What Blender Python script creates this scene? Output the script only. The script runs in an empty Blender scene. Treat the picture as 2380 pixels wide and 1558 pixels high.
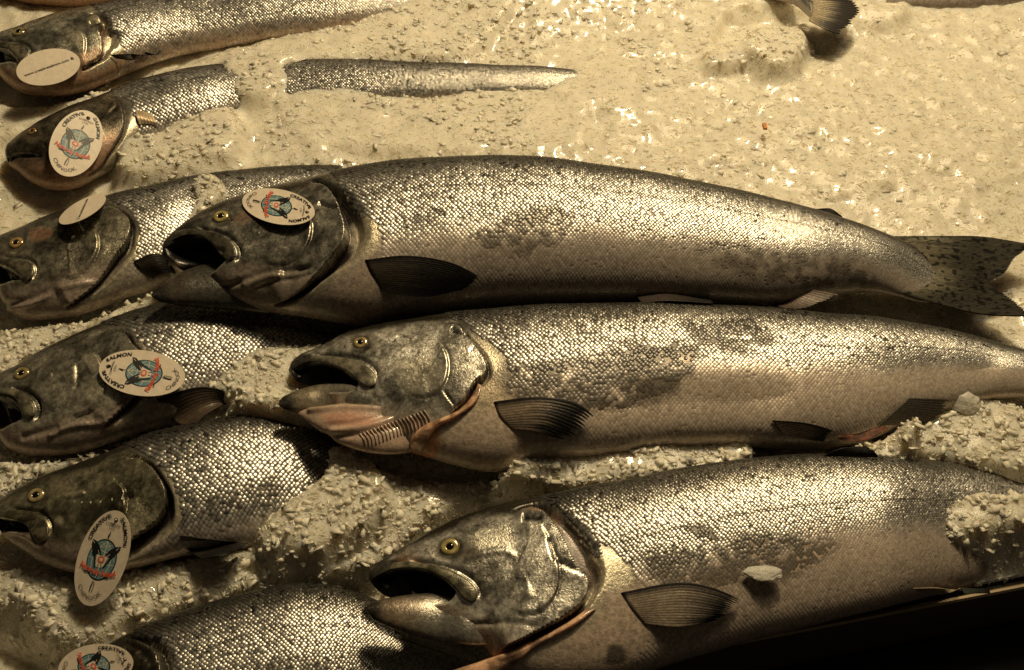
import bpy, math, random
import numpy as np
from mathutils import Vector
from mathutils.bvhtree import BVHTree

random.seed(7)
RNG = np.random.default_rng(11)
scene = bpy.context.scene
COL = scene.collection
R = math.radians

# ------------------------------------------------------------------ camera
CAM_TILT = R(39.0)          # from straight down
CAM_DIST = 1.07
HFOV = R(50.0)
CAM_LOC = np.array([0.0, -CAM_DIST * math.sin(CAM_TILT), CAM_DIST * math.cos(CAM_TILT)])
cam_data = bpy.data.cameras.new("camera")
cam_data.angle = HFOV
cam_data.clip_start = 0.01
cam_data.clip_end = 50
cam = bpy.data.objects.new("camera", cam_data)
COL.objects.link(cam)
cam.location = CAM_LOC
cam.rotation_euler = (CAM_TILT, 0, 0)
scene.camera = cam
FWD = np.array([0.0, math.sin(CAM_TILT), -math.cos(CAM_TILT)])
UPV = np.array([0.0, math.cos(CAM_TILT), math.sin(CAM_TILT)])
RGT = np.array([1.0, 0.0, 0.0])
TH = math.tan(HFOV / 2)
VW, VH = 2380.0, 1558.0

# ------------------------------------------------------------------ world and lamps
world = bpy.data.worlds.new("World")
scene.world = world
world.use_nodes = True
bg = world.node_tree.nodes["Background"]
bg.inputs[0].default_value = (1.0, 0.76, 0.48, 1)
bg.inputs[1].default_value = 0.022

def area_lamp(name, loc, target, size, power, color):
    d = bpy.data.lights.new(name, 'AREA')
    d.shape = 'DISK'
    d.size = size
    d.energy = power
    d.color = color
    o = bpy.data.objects.new(name, d)
    COL.objects.link(o)
    o.location = loc
    o.rotation_euler = (Vector(target) - Vector(loc)).to_track_quat('-Z', 'Y').to_euler()
    return o

area_lamp("market_lamp", (0.32, 1.05, 1.60), (0.15, 0.1, 0), 0.20, 25.0, (1.0, 0.765, 0.43))
area_lamp("ceiling_lamp", (0.7, 1.25, 1.9), (0.2, 0.1, 0), 1.1, 17.0, (1.0, 0.78, 0.46))

scene.view_settings.view_transform = 'Standard'
scene.view_settings.look = 'None'
scene.view_settings.exposure = 0.0
scene.view_settings.gamma = 1.0
try:
    scene.cycles.max_bounces = 8
    scene.cycles.transparent_max_bounces = 12
    scene.cycles.transmission_bounces = 6
    scene.cycles.sample_clamp_indirect = 4.0
    scene.cycles.caustics_reflective = False
    scene.cycles.caustics_refractive = False
except Exception:
    pass

# ------------------------------------------------------------------ photograph frames -> one reference frame
FR = {'v': (0, 0, 1), 'z1': (0, 0, .32856), 'z2': (310.3, 341.3, .3911), 'z3': (1163.6, 341.3, .5111),
      'z4': (620.6, 682.6, .35853), 'z5': (0, 387.9, .49806), 'z6': (0, 930.9, .40235), 'z7': (775.7, 1086, .4237),
      'z8': (1473.9, 930.9, .40235), 't1': (0, 0, .16428), 't3': (0, 449.9, .20915), 't4': (0, 744.7, .21911),
      't5': (0, 1039.5, .20208), 't6': (0, 1349.8, .22816), 't8': (1473.9, 930.9, .32594), 'tr': (1551.5, 0, .34853)}

def P(f, *pts):
    ox, oy, k = FR[f]
    return np.array([(ox + x * k, oy + y * k) for x, y in pts], float)

# ------------------------------------------------------------------ maths
def rays(p):
    p = np.atleast_2d(np.asarray(p, float))
    a = (p[:, 0] - VW / 2) / (VW / 2) * TH
    b = (VH / 2 - p[:, 1]) / (VW / 2) * TH
    return a[:, None] * RGT + b[:, None] * UPV + FWD

def unproj(p, z):
    d = rays(p)
    z = np.broadcast_to(np.asarray(z, float), (len(d),))
    t = (z - CAM_LOC[2]) / d[:, 2]
    return CAM_LOC + d * t[:, None]

def proj(q):
    q = np.asarray(q, float)
    r = q - CAM_LOC
    w = r @ FWD
    return np.stack([VW / 2 + (r @ RGT) / w / TH * VW / 2, VH / 2 - (r @ UPV) / w / TH * VW / 2], -1)

def catmull(pts, n=None, dens=None):
    """smooth curve through rows of pts; returns n samples evenly spaced along the first two columns"""
    pts = np.asarray(pts, float)
    ext = np.vstack([2 * pts[0] - pts[1], pts, 2 * pts[-1] - pts[-2]])
    out = []
    for i in range(1, len(ext) - 2):
        p0, p1, p2, p3 = ext[i - 1:i + 3]
        d = [max(np.linalg.norm(b[:2] - a[:2]), 1e-6) ** .5 for a, b in ((p0, p1), (p1, p2), (p2, p3))]
        m1 = (p2 - p1) + d[1] * ((p1 - p0) / d[0] - (p2 - p0) / (d[0] + d[1]))
        m2 = (p2 - p1) + d[1] * ((p3 - p2) / d[2] - (p3 - p1) / (d[1] + d[2]))
        t = np.linspace(0, 1, 16, endpoint=False)[:, None]
        out.append((2 * t**3 - 3 * t**2 + 1) * p1 + (t**3 - 2 * t**2 + t) * m1 + (-2 * t**3 + 3 * t**2) * p2 + (t**3 - t**2) * m2)
    out.append(pts[-1:])
    c = np.vstack(out)
    if n is None:
        return c
    L = np.r_[0, np.cumsum(np.linalg.norm(np.diff(c[:, :2], axis=0), axis=1))]
    return np.stack([np.interp(np.linspace(0, L[-1], n), L, c[:, k]) for k in range(c.shape[1])], 1)

def poly_dist(p, line, closed=False):
    """distance to a polyline, signed side (+ = left of the direction of travel on screen), parameter 0..1"""
    line = np.asarray(line, float)
    if closed:
        line = np.vstack([line, line[:1]])
    best = np.full(len(p), 1e18)
    side = np.zeros(len(p))
    par = np.zeros(len(p))
    seg = np.linalg.norm(np.diff(line, axis=0), axis=1)
    cum = np.r_[0, np.cumsum(seg)]
    for i in range(len(line) - 1):
        a, b = line[i], line[i + 1]
        ab = b - a
        l2 = max(ab @ ab, 1e-9)
        t = np.clip(((p - a) @ ab) / l2, 0, 1)
        q = p - (a + t[:, None] * ab)
        d = q[:, 0]**2 + q[:, 1]**2
        m = d < best
        best = np.where(m, d, best)
        s = ab[0] * (p[:, 1] - a[1]) - ab[1] * (p[:, 0] - a[0])
        side = np.where(m, s, side)
        par = np.where(m, (cum[i] + t * seg[i]) / max(cum[-1], 1e-9), par)
    return np.sqrt(best), np.sign(side), par

def inside(p, poly):
    poly = np.asarray(poly, float)
    r = np.zeros(len(p), bool)
    j = len(poly) - 1
    for i in range(len(poly)):
        xi, yi = poly[i]
        xj, yj = poly[j]
        c = ((yi > p[:, 1]) != (yj > p[:, 1])) & (p[:, 0] < (xj - xi) * (p[:, 1] - yi) / ((yj - yi) if abs(yj - yi) > 1e-9 else 1e-9) + xi)
        r ^= c
        j = i
    return r

def sdf(p, poly):
    """positive inside"""
    poly = catmull(np.vstack([poly, poly[:1]]), 70)[:-1]
    lo = poly.min(0) - 120
    hi = poly.max(0) + 120
    m = ((p > lo) & (p < hi)).all(1)
    out = np.full(len(p), -500.0)
    if m.any():
        q = p[m]
        d, _, _ = poly_dist(q, poly, True)
        out[m] = np.where(inside(q, poly), d, -d)
    return out

def sstep(a, b, x):
    t = np.clip((x - a) / (b - a), 0, 1)
    return t * t * (3 - 2 * t)

def vnoise(p, scale, seed=0):
    p = np.asarray(p, float) / scale + 1000 + seed * 17.3
    i = np.floor(p).astype(np.int64)
    f = p - i
    f = f * f * (3 - 2 * f)
    dim = p.shape[1]
    out = np.zeros(len(p))
    pr = (73856093, 19349663, 83492791)
    for c in range(2**dim):
        w = np.ones(len(p))
        h = np.full(len(p), seed * 2654435 + 12345, np.int64)
        for k in range(dim):
            b = (c >> k) & 1
            w = w * (f[:, k] if b else 1 - f[:, k])
            h = h ^ ((i[:, k] + b) * pr[k])
        h = (h ^ (h >> 13)) * 1274126177
        h = (h ^ (h >> 16)) & 0xffff
        out += w * (h / 65535.0)
    return out

def fbm(p, scale, oct=3, seed=0):
    s = 0
    a = 1
    tot = 0
    for o in range(oct):
        s = s + a * vnoise(p, scale / 2**o, seed + o * 5)
        tot += a
        a *= .55
    return s / tot

# ------------------------------------------------------------------ mesh building
def mesh_obj(name, verts, faces, mat, parent=None, col=None, smooth=True, normals=None, loc=None):
    """faces: (n,k) array or list of lists"""
    me = bpy.data.meshes.new(name)
    verts = np.asarray(verts, np.float32)
    off = np.zeros(3) if loc is None else np.asarray(loc, float)
    v = verts - off
    if isinstance(faces, np.ndarray):
        k = faces.shape[1]
        me.vertices.add(len(v))
        me.vertices.foreach_set('co', v.astype(np.float32).ravel())
        me.loops.add(faces.size)
        me.loops.foreach_set('vertex_index', faces.astype(np.int32).ravel())
        me.polygons.add(len(faces))
        me.polygons.foreach_set('loop_start', np.arange(0, faces.size, k, dtype=np.int32))
        me.polygons.foreach_set('loop_total', np.full(len(faces), k, np.int32))
        me.update(calc_edges=True)
    else:
        me.from_pydata([tuple(q) for q in v], [], faces)
        me.update()
    me.polygons.foreach_set('use_smooth', np.full(len(me.polygons), smooth, bool))
    if col is not None:
        a = me.color_attributes.new('col', 'FLOAT_COLOR', 'POINT')
        c = np.asarray(col, np.float32)
        if c.shape[1] == 3:
            c = np.hstack([c, np.zeros((len(c), 1), np.float32)])
        a.data.foreach_set('color', c.astype(np.float32).ravel())
    if normals is not None:
        me.normals_split_custom_set_from_vertices([tuple(n) for n in normals])
    me.materials.append(mat)
    o = bpy.data.objects.new(name, me)
    COL.objects.link(o)
    if loc is not None:
        o.location = off
    if parent is not None:
        o.parent = parent
        if loc is None:
            o.location = (0, 0, 0)
            # mesh is in world coordinates: shift to the parent's base
            pl = np.array(parent_world(parent), np.float32)
            me.vertices.foreach_set('co', (v - pl).astype(np.float32).ravel())
            me.update()
    return o

def parent_world(o):
    p = np.zeros(3)
    while o is not None:
        p = p + np.array(o.location)
        o = o.parent
    return p

def empty(name, loc, label, cat, group=None):
    o = bpy.data.objects.new(name, None)
    COL.objects.link(o)
    o.empty_display_size = .02
    o.location = [float(c) for c in loc]
    tag(o, label, cat, group)
    return o

def tag(o, label=None, cat=None, group=None, kind=None):
    if label: o['label'] = label
    if cat: o['category'] = cat
    if group: o['group'] = group
    if kind: o['kind'] = kind
    return o

def grid_faces(n, m, wrap=False):
    i = np.arange(n - 1)[:, None]
    j = np.arange(m if wrap else m - 1)[None, :]
    j2 = (j + 1) % m
    return np.stack([i * m + j, (i + 1) * m + j, (i + 1) * m + j2, i * m + j2], -1).reshape(-1, 4)

def outward(V, faces, n_ref):
    """flip all faces if they disagree with the reference normals"""
    f = faces[len(faces) // 2::max(len(faces) // 400, 1)]
    a, b, c = V[f[:, 0]], V[f[:, 1]], V[f[:, 2]]
    g = np.cross(b - a, c - a)
    s = (g * n_ref[f[:, 0]]).sum(1)
    return faces[:, ::-1] if (s < 0).sum() > (s > 0).sum() else faces

def grid_normals(G, wrap=False):
    du = np.gradient(G, axis=0)
    if wrap:
        dv = np.roll(G, -1, 1) - np.roll(G, 1, 1)
    else:
        dv = np.gradient(G, axis=1)
    n = np.cross(du, dv)
    n /= np.linalg.norm(n, axis=-1, keepdims=True) + 1e-12
    return n

# ------------------------------------------------------------------ materials
def new_mat(name):
    m = bpy.data.materials.new(name)
    m.use_nodes = True
    nt = m.node_tree
    return m, nt, nt.nodes['Principled BSDF']

def N(nt, t, **kw):
    n = nt.nodes.new(t)
    for k, v in kw.items():
        setattr(n, k, v)
    return n

def noise(nt, scale, detail=3, rough=.55, vec=None):
    n = N(nt, 'ShaderNodeTexNoise')
    n.inputs['Scale'].default_value = scale
    n.inputs['Detail'].default_value = detail
    n.inputs['Roughness'].default_value = rough
    if vec is None:
        tc = N(nt, 'ShaderNodeTexCoord')
        vec = tc.outputs['Object']
    nt.links.new(vec, n.inputs['Vector'])
    return n.outputs['Fac']

def maprange(nt, src, a, b, c, d):
    n = N(nt, 'ShaderNodeMapRange')
    for i, v in zip((1, 2, 3, 4), (a, b, c, d)):
        n.inputs[i].default_value = v
    nt.links.new(src, n.inputs[0])
    return n.outputs[0]

def mult_col(nt, colsock, facsock):
    n = N(nt, 'ShaderNodeVectorMath', operation='SCALE')
    nt.links.new(colsock, n.inputs[0])
    nt.links.new(facsock, n.inputs['Scale'])
    return n.outputs[0]

def attr_mat(name, nscale, nlo, nhi, rlo, rhi, bump, bscale, coat=0.0, sss=0.0, spec=.5):
    m, nt, b = new_mat(name)
    a = N(nt, 'ShaderNodeAttribute', attribute_name='col')
    f = maprange(nt, noise(nt, nscale, 4, .65), .3, .7, nlo, nhi)
    nt.links.new(mult_col(nt, a.outputs['Color'], f), b.inputs['Base Color'])
    nt.links.new(a.outputs['Alpha'], b.inputs['Metallic'])
    r = maprange(nt, noise(nt, nscale * 1.7, 2), .3, .7, rlo, rhi)
    nt.links.new(r, b.inputs['Roughness'])
    b.inputs['Coat Weight'].default_value = coat
    b.inputs['Coat Roughness'].default_value = .12
    b.inputs['Specular IOR Level'].default_value = spec
    if sss:
        b.inputs['Subsurface Weight'].default_value = sss
        b.inputs['Subsurface Scale'].default_value = 1.0
        b.inputs['Subsurface Radius'].default_value = (.006, .003, .002)
    if bump:
        bn = N(nt, 'ShaderNodeBump')
        bn.inputs['Distance'].default_value = bump
        bn.inputs['Strength'].default_value = 1.0
        nt.links.new(noise(nt, bscale, 4, .6), bn.inputs['Height'])
        nt.links.new(bn.outputs[0], b.inputs['Normal'])
    return m

M_SKIN = attr_mat('wet_fish_skin', 260, .6, 1.5, .2, .40, .0003, 520, coat=.08, spec=.32)
M_SCALE = attr_mat('silver_scales', 900, .8, 1.2, .28, .44, 0, 1, coat=.15)
M_FIN = attr_mat('wet_fin', 300, .7, 1.3, .3, .5, .0003, 900, coat=.04, spec=.18)
M_FLESH = attr_mat('raw_flesh', 300, .8, 1.2, .22, .38, .0004, 400, coat=.5, sss=.3)
M_EYE = attr_mat('fish_eye', 1200, .75, 1.2, .12, .2, 0, 1, coat=1.0)

def plain(name, color, rough, **kw):
    m, nt, b = new_mat(name)
    f = maprange(nt, noise(nt, kw.get('ns', 200), 3), .3, .7, .9, 1.08)
    rgb = N(nt, 'ShaderNodeRGB')
    rgb.outputs[0].default_value = (*color, 1)
    nt.links.new(mult_col(nt, rgb.outputs[0], f), b.inputs['Base Color'])
    b.inputs['Roughness'].default_value = rough
    b.inputs['Metallic'].default_value = kw.get('metal', 0)
    b.inputs['Coat Weight'].default_value = kw.get('coat', 0)
    return m

M_TAG = plain('tag_plastic', (.74, .66, .55), .35, coat=.2)
M_INK = plain('black_ink', (.012, .012, .014), .4)
M_RED = plain('red_ink', (.72, .10, .045), .4)
M_BLUE = plain('blue_ink', (.13, .27, .32), .4)
M_PALE = plain('pale_ink', (.70, .64, .50), .4)
M_PUPIL = plain('pupil', (.004, .004, .004), .08, coat=1)
M_PIN = plain('clear_tie', (.6, .6, .55), .2)
M_PANEL = plain('black_panel', (.006, .006, .007), .25)
M_RIM = plain('counter_rim', (.035, .032, .028), .22, coat=.6)
M_CRUMB = plain('orange_crumb', (.55, .18, .03), .5)

def ice_mat(name, trans, base, rough, bs=700, sss=.0, spec=.5, attr=False, rad=(.016, .013, .009), bd=.0006):
    m, nt, b = new_mat(name)
    f = maprange(nt, noise(nt, 60, 4, .6), .3, .7, .86, 1.08)
    rgb = N(nt, 'ShaderNodeRGB')
    rgb.outputs[0].default_value = (*base, 1)
    src = mult_col(nt, rgb.outputs[0], f)
    if attr:
        at = N(nt, 'ShaderNodeAttribute', attribute_name='col')
        mm = N(nt, 'ShaderNodeVectorMath', operation='MULTIPLY')
        nt.links.new(src, mm.inputs[0])
        nt.links.new(at.outputs['Color'], mm.inputs[1])
        src = mm.outputs[0]
    nt.links.new(src, b.inputs['Base Color'])
    b.inputs['Roughness'].default_value = rough
    b.inputs['IOR'].default_value = 1.31
    b.inputs['Transmission Weight'].default_value = trans
    b.inputs['Specular IOR Level'].default_value = spec
    if sss:
        b.inputs['Subsurface Weight'].default_value = sss
        b.inputs['Subsurface Scale'].default_value = 1.0
        b.inputs['Subsurface Radius'].default_value = rad
    bn = N(nt, 'ShaderNodeBump')
    bn.inputs['Distance'].default_value = bd
    nt.links.new(noise(nt, bs, 3, .6), bn.inputs['Height'])
    nt.links.new(bn.outputs[0], b.inputs['Normal'])
    return m

M_ICE = ice_mat('packed_ice', 0, (.84, .80, .68), .2, sss=.85, bd=.0011, bs=420)
M_SHARD = ice_mat('ice_shards', .0, (.97, .92, .79), .12, sss=.5, attr=True, rad=(.0012, .001, .0008), bd=.0002)
for _n in ('Coat Weight',):
    M_SHARD.node_tree.nodes['Principled BSDF'].inputs[_n].default_value = 1.0
M_SHARD.node_tree.nodes['Principled BSDF'].inputs['Coat Roughness'].default_value = .05
_b = M_ICE.node_tree.nodes['Principled BSDF']
_b.inputs['Coat Weight'].default_value = .7
_b.inputs['Coat Roughness'].default_value = .12
_nt = M_SHARD.node_tree
_mx = _nt.nodes.new('ShaderNodeMixShader')
_tr = _nt.nodes.new('ShaderNodeBsdfTransparent')
_tr.inputs[0].default_value = (.97, .96, .92, 1)
_mx.inputs[0].default_value = .55
_nt.links.new(_tr.outputs[0], _mx.inputs[1])
_nt.links.new(_nt.nodes['Principled BSDF'].outputs[0], _mx.inputs[2])
_nt.links.new(_mx.outputs[0], _nt.nodes['Material Output'].inputs[0])
M_CHIP = ice_mat('ice_chips', .0, (.95, .90, .77), .12, sss=.6, attr=True, rad=(.0014, .0012, .0009))

# ------------------------------------------------------------------ fish
def loft(st, n, nt, headx=None, seed=0):
    """st rows: xt,yt,xb,yb,zc,k -> grid of points with sections in the plane of the pair"""
    c = catmull(np.array([[(r[0] + r[2]) / 2, (r[1] + r[3]) / 2, *r] for r in st]))
    L = np.r_[0, np.cumsum(np.linalg.norm(np.diff(c[:, :2], axis=0), axis=1))]
    x = c[:, 0]
    w = np.where(x < headx, 3.4, 1.0) if headx is not None else np.ones(len(c))
    w = w + 4 * np.exp(-L / 12.0)
    W = np.r_[0, np.cumsum(np.diff(L) * (w[1:] + w[:-1]) / 2)]
    t = np.linspace(0, W[-1], n)
    s = np.stack([np.interp(t, W, c[:, k]) for k in range(c.shape[1])], 1)
    T = unproj(s[:, 2:4], s[:, 6])
    B = unproj(s[:, 4:6], s[:, 6])
    C = (T + B) / 2
    D = np.linalg.norm(T - B, axis=1)
    nn = (T - B) / (D[:, None] + 1e-9)
    vd = C - CAM_LOC
    tn = (vd * nn).sum(1) / vd[:, 2]
    k = s[:, 7]
    a = D / 2 / np.sqrt(1 + k**2 * tn**2)
    b = k * a
    f = int(nt * .78)
    ang = np.r_[np.linspace(-.18 * math.pi, 1.12 * math.pi, f, endpoint=False), np.linspace(1.12 * math.pi, 1.82 * math.pi, nt - f, endpoint=False)]
    ca, sa = np.cos(ang), np.sin(ang)
    G = C[:, None, :] + (a[:, None] * ca[None])[..., None] * nn[:, None, :]
    G = G.copy()
    G[..., 2] += b[:, None] * sa[None]
    return G, ang, s

class Fish:
    pass

def rc(bvh, px, zdef=None, lift=0.0):
    """point where the line of sight through px meets the surface, plus lift along its normal"""
    d = rays(px)[0]
    d = d / np.linalg.norm(d)
    h = bvh.ray_cast(Vector(CAM_LOC), Vector(d))
    if h[0] is None:
        if zdef is None:
            return None
        q = unproj(px, zdef)[0]
        return q + np.array([0, 0, lift])
    n = h[1]
    if n.z < 0: n = -n
    n = (n + Vector((0, 0, .6))).normalized()
    return np.array(h[0]) + np.array(n) * lift

OLIVE = np.array([.20, .185, .13])
CHEEK = np.array([.42, .40, .34])
TAN = np.array([.34, .28, .235])
DARK = np.array([.022, .020, .017])

def build_fish(d, root):
    F = Fish()
    G, ang, s = loft(d['st'], d.get('n', 330), d.get('nt', 150), d.get('headx'))
    ns, nt = G.shape[:2]
    nrm = grid_normals(G, True)
    flip = np.sign((nrm[ns // 2, nt // 3]) @ np.array([0, 0, 1.0])) or 1
    nrm *= flip
    px = proj(G.reshape(-1, 3))
    top = (np.sin(ang) > -.35)[None, :].repeat(ns, 0).ravel()
    v = np.cos(ang)[None, :].repeat(ns, 0).ravel()
    disp = np.zeros(ns * nt)
    Gf = G.reshape(-1, 3)
    nz1 = fbm(Gf, .03, 3, 3)
    nz2 = fbm(Gf, .008, 3, 9)
    # --- base colours: dark back, silver side, tan belly (alpha = metallic)
    headx = d.get('headx', -999)
    col = np.zeros((ns * nt, 4))
    vv = v + (nz1 - .5) * .35
    sk = d.get('skin', .5)
    back = np.array([.05, .047, .038])
    side = np.array([.13, .12, .10])
    belly = d.get('belly', TAN)
    bv = d.get('bellyv', -.55)
    wb = sstep(bv + .22, bv - .12, vv)
    wk = sstep(.45, .85, vv)
    col[:, :3] = side
    col[:, 3] = .35
    col[:, :3] += (back - col[:, :3]) * wk[:, None]
    col[:, :3] += (belly - col[:, :3]) * wb[:, None]
    col[:, 3] *= 1 - wb * .8
    # head
    if 'head' in d:
        hm = sstep(-10, 14, sdf(px, d['head']) + (nz2 - .5) * 22)
        hc = np.zeros((ns * nt, 3))
        hd = d.get('headcol', CHEEK)
        hc[:] = hd
        m1 = sstep(.30, .70, nz1)
        m2 = sstep(.28, .72, fbm(Gf, .006, 3, 15))
        m3 = sstep(.62, .75, vnoise(Gf, .0028, 16))
        hc *= (.45 + .9 * m1)[:, None] * (.55 + .8 * m2)[:, None] * (1 - .35 * m3)[:, None] * 1.15
        hk = sstep(d.get('hdark', .35), d.get('hdark', .35) + .35, v + (nz1 - .5) * .5)
        hc += (np.array([.030, .026, .019]) - hc) * hk[:, None]
        hb = sstep(-.55, -.85, v + (nz1 - .5) * .25)
        hc += (belly * .9 - hc) * hb[:, None]
        met = .8 * (1 - hk * .4) * (1 - hb * .8)
        col[:, :3] += (hc - col[:, :3]) * hm[:, None]
        col[:, 3] += (met - col[:, 3]) * hm
    # --- gill edge
    if 'gill' in d:
        g = catmull(d['gill'], 60)
        dist, sd, par = poly_dist(px, g)
        front = sd * d.get('gside', 1) > 0
        sdist = dist * sd * d.get('gside', 1)
        fw = sstep(-3.0, 1.5, sdist)
        ends = sstep(0, .10, par) * sstep(1.0, .93, par)
        h = d.get('gh', .004)
        disp += fw * h * np.exp(-dist / 70.) * ends
        gw = np.interp(par, np.linspace(0, 1, len(d.get('gw', [3, 6, 8, 5]))), d.get('gw', [3, 6, 8, 5]))
        inn = (~front) & (dist < 140)
        prof = np.where(dist < gw, 1.0, np.exp(-((dist - gw) / (gw * .5 + 2.))**2))
        disp -= np.where(inn, d.get('gd', .006) * prof * ends, 0) * (1 - fw)
        slit = np.where(inn, sstep(gw * 1.25, gw * .7, dist), 0) * ends
        sc = d.get('slitcol', np.array([.010, .006, .005]))  # default near-black puts the shade of the shallow slit into the colour
        col[:, :3] += (sc - col[:, :3]) * slit[:, None]
        col[:, 3] *= 1 - slit
        # pale shoulder band right behind the slit
        bw = d.get('band', 26)
        band = np.where(inn, sstep(gw * 1.2, gw * 1.6, dist) * sstep(gw + bw * 1.5, gw + bw * .5, dist + (nz2 - .5) * 25), 0) * sstep(.18, .4, par) * sstep(1.02, .8, par)
        bc = np.array([.50, .46, .36]) * (.7 + .6 * nz2)[:, None]
        col[:, :3] += (bc - col[:, :3]) * (band * .9)[:, None]
        col[:, 3] += (.55 - col[:, 3]) * band
    # --- relief lines: (curve, width px, depth m (+ groove), optional darkening)
    for gr in d.get('lines', []):
        cv = catmull(gr[0], 40)
        lo, hi = cv.min(0) - gr[1] * 4, cv.max(0) + gr[1] * 4
        m = ((px > lo) & (px < hi)).all(1)
        if not m.any(): continue
        dist, sd, par = poly_dist(px[m], cv)
        e = sstep(0, .12, par) * sstep(1, .88, par)
        disp[m] -= gr[2] * d.get('soft', 1) * np.exp(-(dist / gr[1])**2) * e
        if len(gr) > 3 and gr[3]:
            w = gr[3] * np.exp(-(dist / (gr[1] * .7))**2) * e
            col[m, :3] *= (1 - w)[:, None]
    # --- steps: plate edges: (curve, side, height, falloff px)
    for gr in d.get('steps', []):
        cv = catmull(gr[0], 40)
        m = ((px > cv.min(0) - 90) & (px < cv.max(0) + 90)).all(1)
        dist, sd, par = poly_dist(px[m], cv)
        e = sstep(0, .15, par) * sstep(1, .85, par)
        on = sd * gr[1] > 0
        sw = sstep(-3.5, 2, dist * sd * gr[1])
        disp[m] += d.get('soft', 1) * (sw * gr[2] * np.exp(-dist / gr[3]) - (1 - sw) * gr[2] * .35 * np.exp(-(dist / 7)**2)) * e
        edge = np.where(on, np.exp(-(dist / 4.)**2), 0) * e * .5
        col[m, :3] += (np.array([.5, .46, .36]) - col[m, :3]) * edge[:, None]
    # --- soft bulges / hollows : (polygon, height, softness)
    for pl in d.get('bumps', []):
        q = sdf(px, pl[0])
        disp += pl[1] * sstep(-pl[2], pl[2], q)
    # --- painted marks: (polygon, colour, strength, soft, metallic)
    for pl in d.get('paint', []):
        q = sdf(px, pl[0]) + (nz2 - .5) * pl[3] * 1.5
        w = sstep(-pl[3], pl[3], q) * pl[2]
        col[:, :3] += (np.array(pl[1]) - col[:, :3]) * w[:, None]
        col[:, 3] += (pl[4] - col[:, 3]) * w
    for pl in d.get('worn_shade', []):  # bare worn patches, and shade of the flank painted into the skin
        q = sdf(px, pl[0])
        w = sstep(-pl[2], pl[2], q) * pl[1] * sstep(.3, .5, nz1)
        col[:, :3] += (np.array([.05, .044, .035]) - col[:, :3]) * (w * .8)[:, None]
    # --- mouth hollow
    if 'mouth' in d:
        q = sdf(px, d['mouth'])
        w = sstep(-3, d.get('mouthsoft', 12), q)
        disp -= d.get('mouthdepth', .014) * w
        wc = sstep(-3, 2, q)
        col[:, :3] += (np.array([.006, .005, .005]) - col[:, :3]) * wc[:, None]
        col[:, 3] *= 1 - wc
    # --- eye socket
    if 'eye' in d:
        ex, ey, er = d['eye']
        dd = np.hypot((px[:, 0] - ex) / 1.12, px[:, 1] - ey)
        disp -= .0025 * np.exp(-(dd / (er * 1.5))**2)
        w = sstep(er * 1.75, er * 1.1, dd) * .85
        col[:, :3] += (np.array([.02, .017, .013]) - col[:, :3]) * w[:, None]
        col[:, 3] *= 1 - w
    disp += (fbm(Gf, .05, 2, 21) - .5) * .003 * d.get('wob', 1)
    disp = np.where(top, disp, 0)
    if 'spots' in d:
        # fine dark freckles of the skin (pigment)
        f = vnoise(Gf, .0035, 31)
        w = sstep(.78, .9, f) * sstep(-.2, .4, v) * .7
        col[:, :3] *= (1 - w)[:, None]
    G2 = (G.reshape(-1, 3) + nrm.reshape(-1, 3) * disp[:, None]).reshape(ns, nt, 3)
    n2 = grid_normals(G2, True) * flip
    F.G, F.N, F.ang, F.s, F.px = G2, n2, ang, s, px.reshape(ns, nt, 2)
    V = G2.reshape(-1, 3)
    faces = outward(V, grid_faces(ns, nt, True), n2.reshape(-1, 3))
    F.bvh = BVHTree.FromPolygons(V.tolist(), faces.tolist())
    # split the skin into its parts along the photographed edges
    fc = F.px.reshape(-1, 2)[faces].mean(1)
    ftop = top[faces].all(1)
    owner = np.zeros(len(faces), int)
    if 'head' in d:
        hp = catmull(np.vstack([d['head'], d['head'][:1]]), 90)[:-1]
        if 'gill' in d:
            gs = d['gill']
            dist, sd, par = poly_dist(fc, catmull(gs, 60))
            owner[(sd * d.get('gside', 1) > 0) & (fc[:, 0] < headx + 60)] = 1
        else:
            owner[fc[:, 0] < headx] = 1
        if 'cover' in d:
            cp = catmull(np.vstack([d['cover'], d['cover'][:1]]), 90)[:-1]
            owner[inside(fc, cp) & ftop & (owner == 1)] = 2
    for k, nm in ((0, 'body'), (1, 'head'), (2, 'gill_cover')):
        fs = faces[owner == k]
        if not len(fs): continue
        ids = np.unique(fs)
        re = np.full(len(V), -1)
        re[ids] = np.arange(len(ids))
        mesh_obj(nm, V[ids], re[fs], M_SKIN, root, col[ids], True, n2.reshape(-1, 3)[ids])
    # end caps
    # --- lower jaw
    if 'jaw' in d:
        pb = BVHTree.FromPolygons(G.reshape(-1, 3).tolist(), grid_faces(ns, nt, True).tolist())
        jst = []
        nj = len(d['jaw'])
        zs = []
        for r in d['jaw']:
            h_ = rc(pb, ((r[0] + r[2]) / 2, (r[1] + r[3]) / 2), None)
            zs.append(None if h_ is None else h_[2])
        first = next((z for z in zs if z is not None), .08)
        for i_, (r, z) in enumerate(zip(d['jaw'], zs)):
            t_ = i_ / (nj - 1)
            zt = (first if z is None else max(z, first - .004)) + (.0032 * (1 - sstep(.4, .8, t_)) - .014 * sstep(.72, 1.0, t_))
            T_, B_ = unproj([(r[0], r[1])], zt)[0], unproj([(r[2], r[3])], zt)[0]
            jst.append((*r[:4], zt - r[5] * np.linalg.norm(T_ - B_) / 2 * .9, r[5]))
        J, ja, js = loft(jst, 80, 70)
        jp = J.reshape(-1, 3)
        jv = np.cos(ja)[None].repeat(len(J), 0).ravel()
        jn = fbm(jp, .012, 3, 5)
        jc = np.zeros((len(jp), 4))
        jc[:, :3] = d.get('jawcol', TAN * .8) * (.6 + .8 * jn)[:, None]
        jx = proj(jp)
        tipd = np.linalg.norm(jx - np.array(d['jaw'][0][:2]), axis=1)
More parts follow.
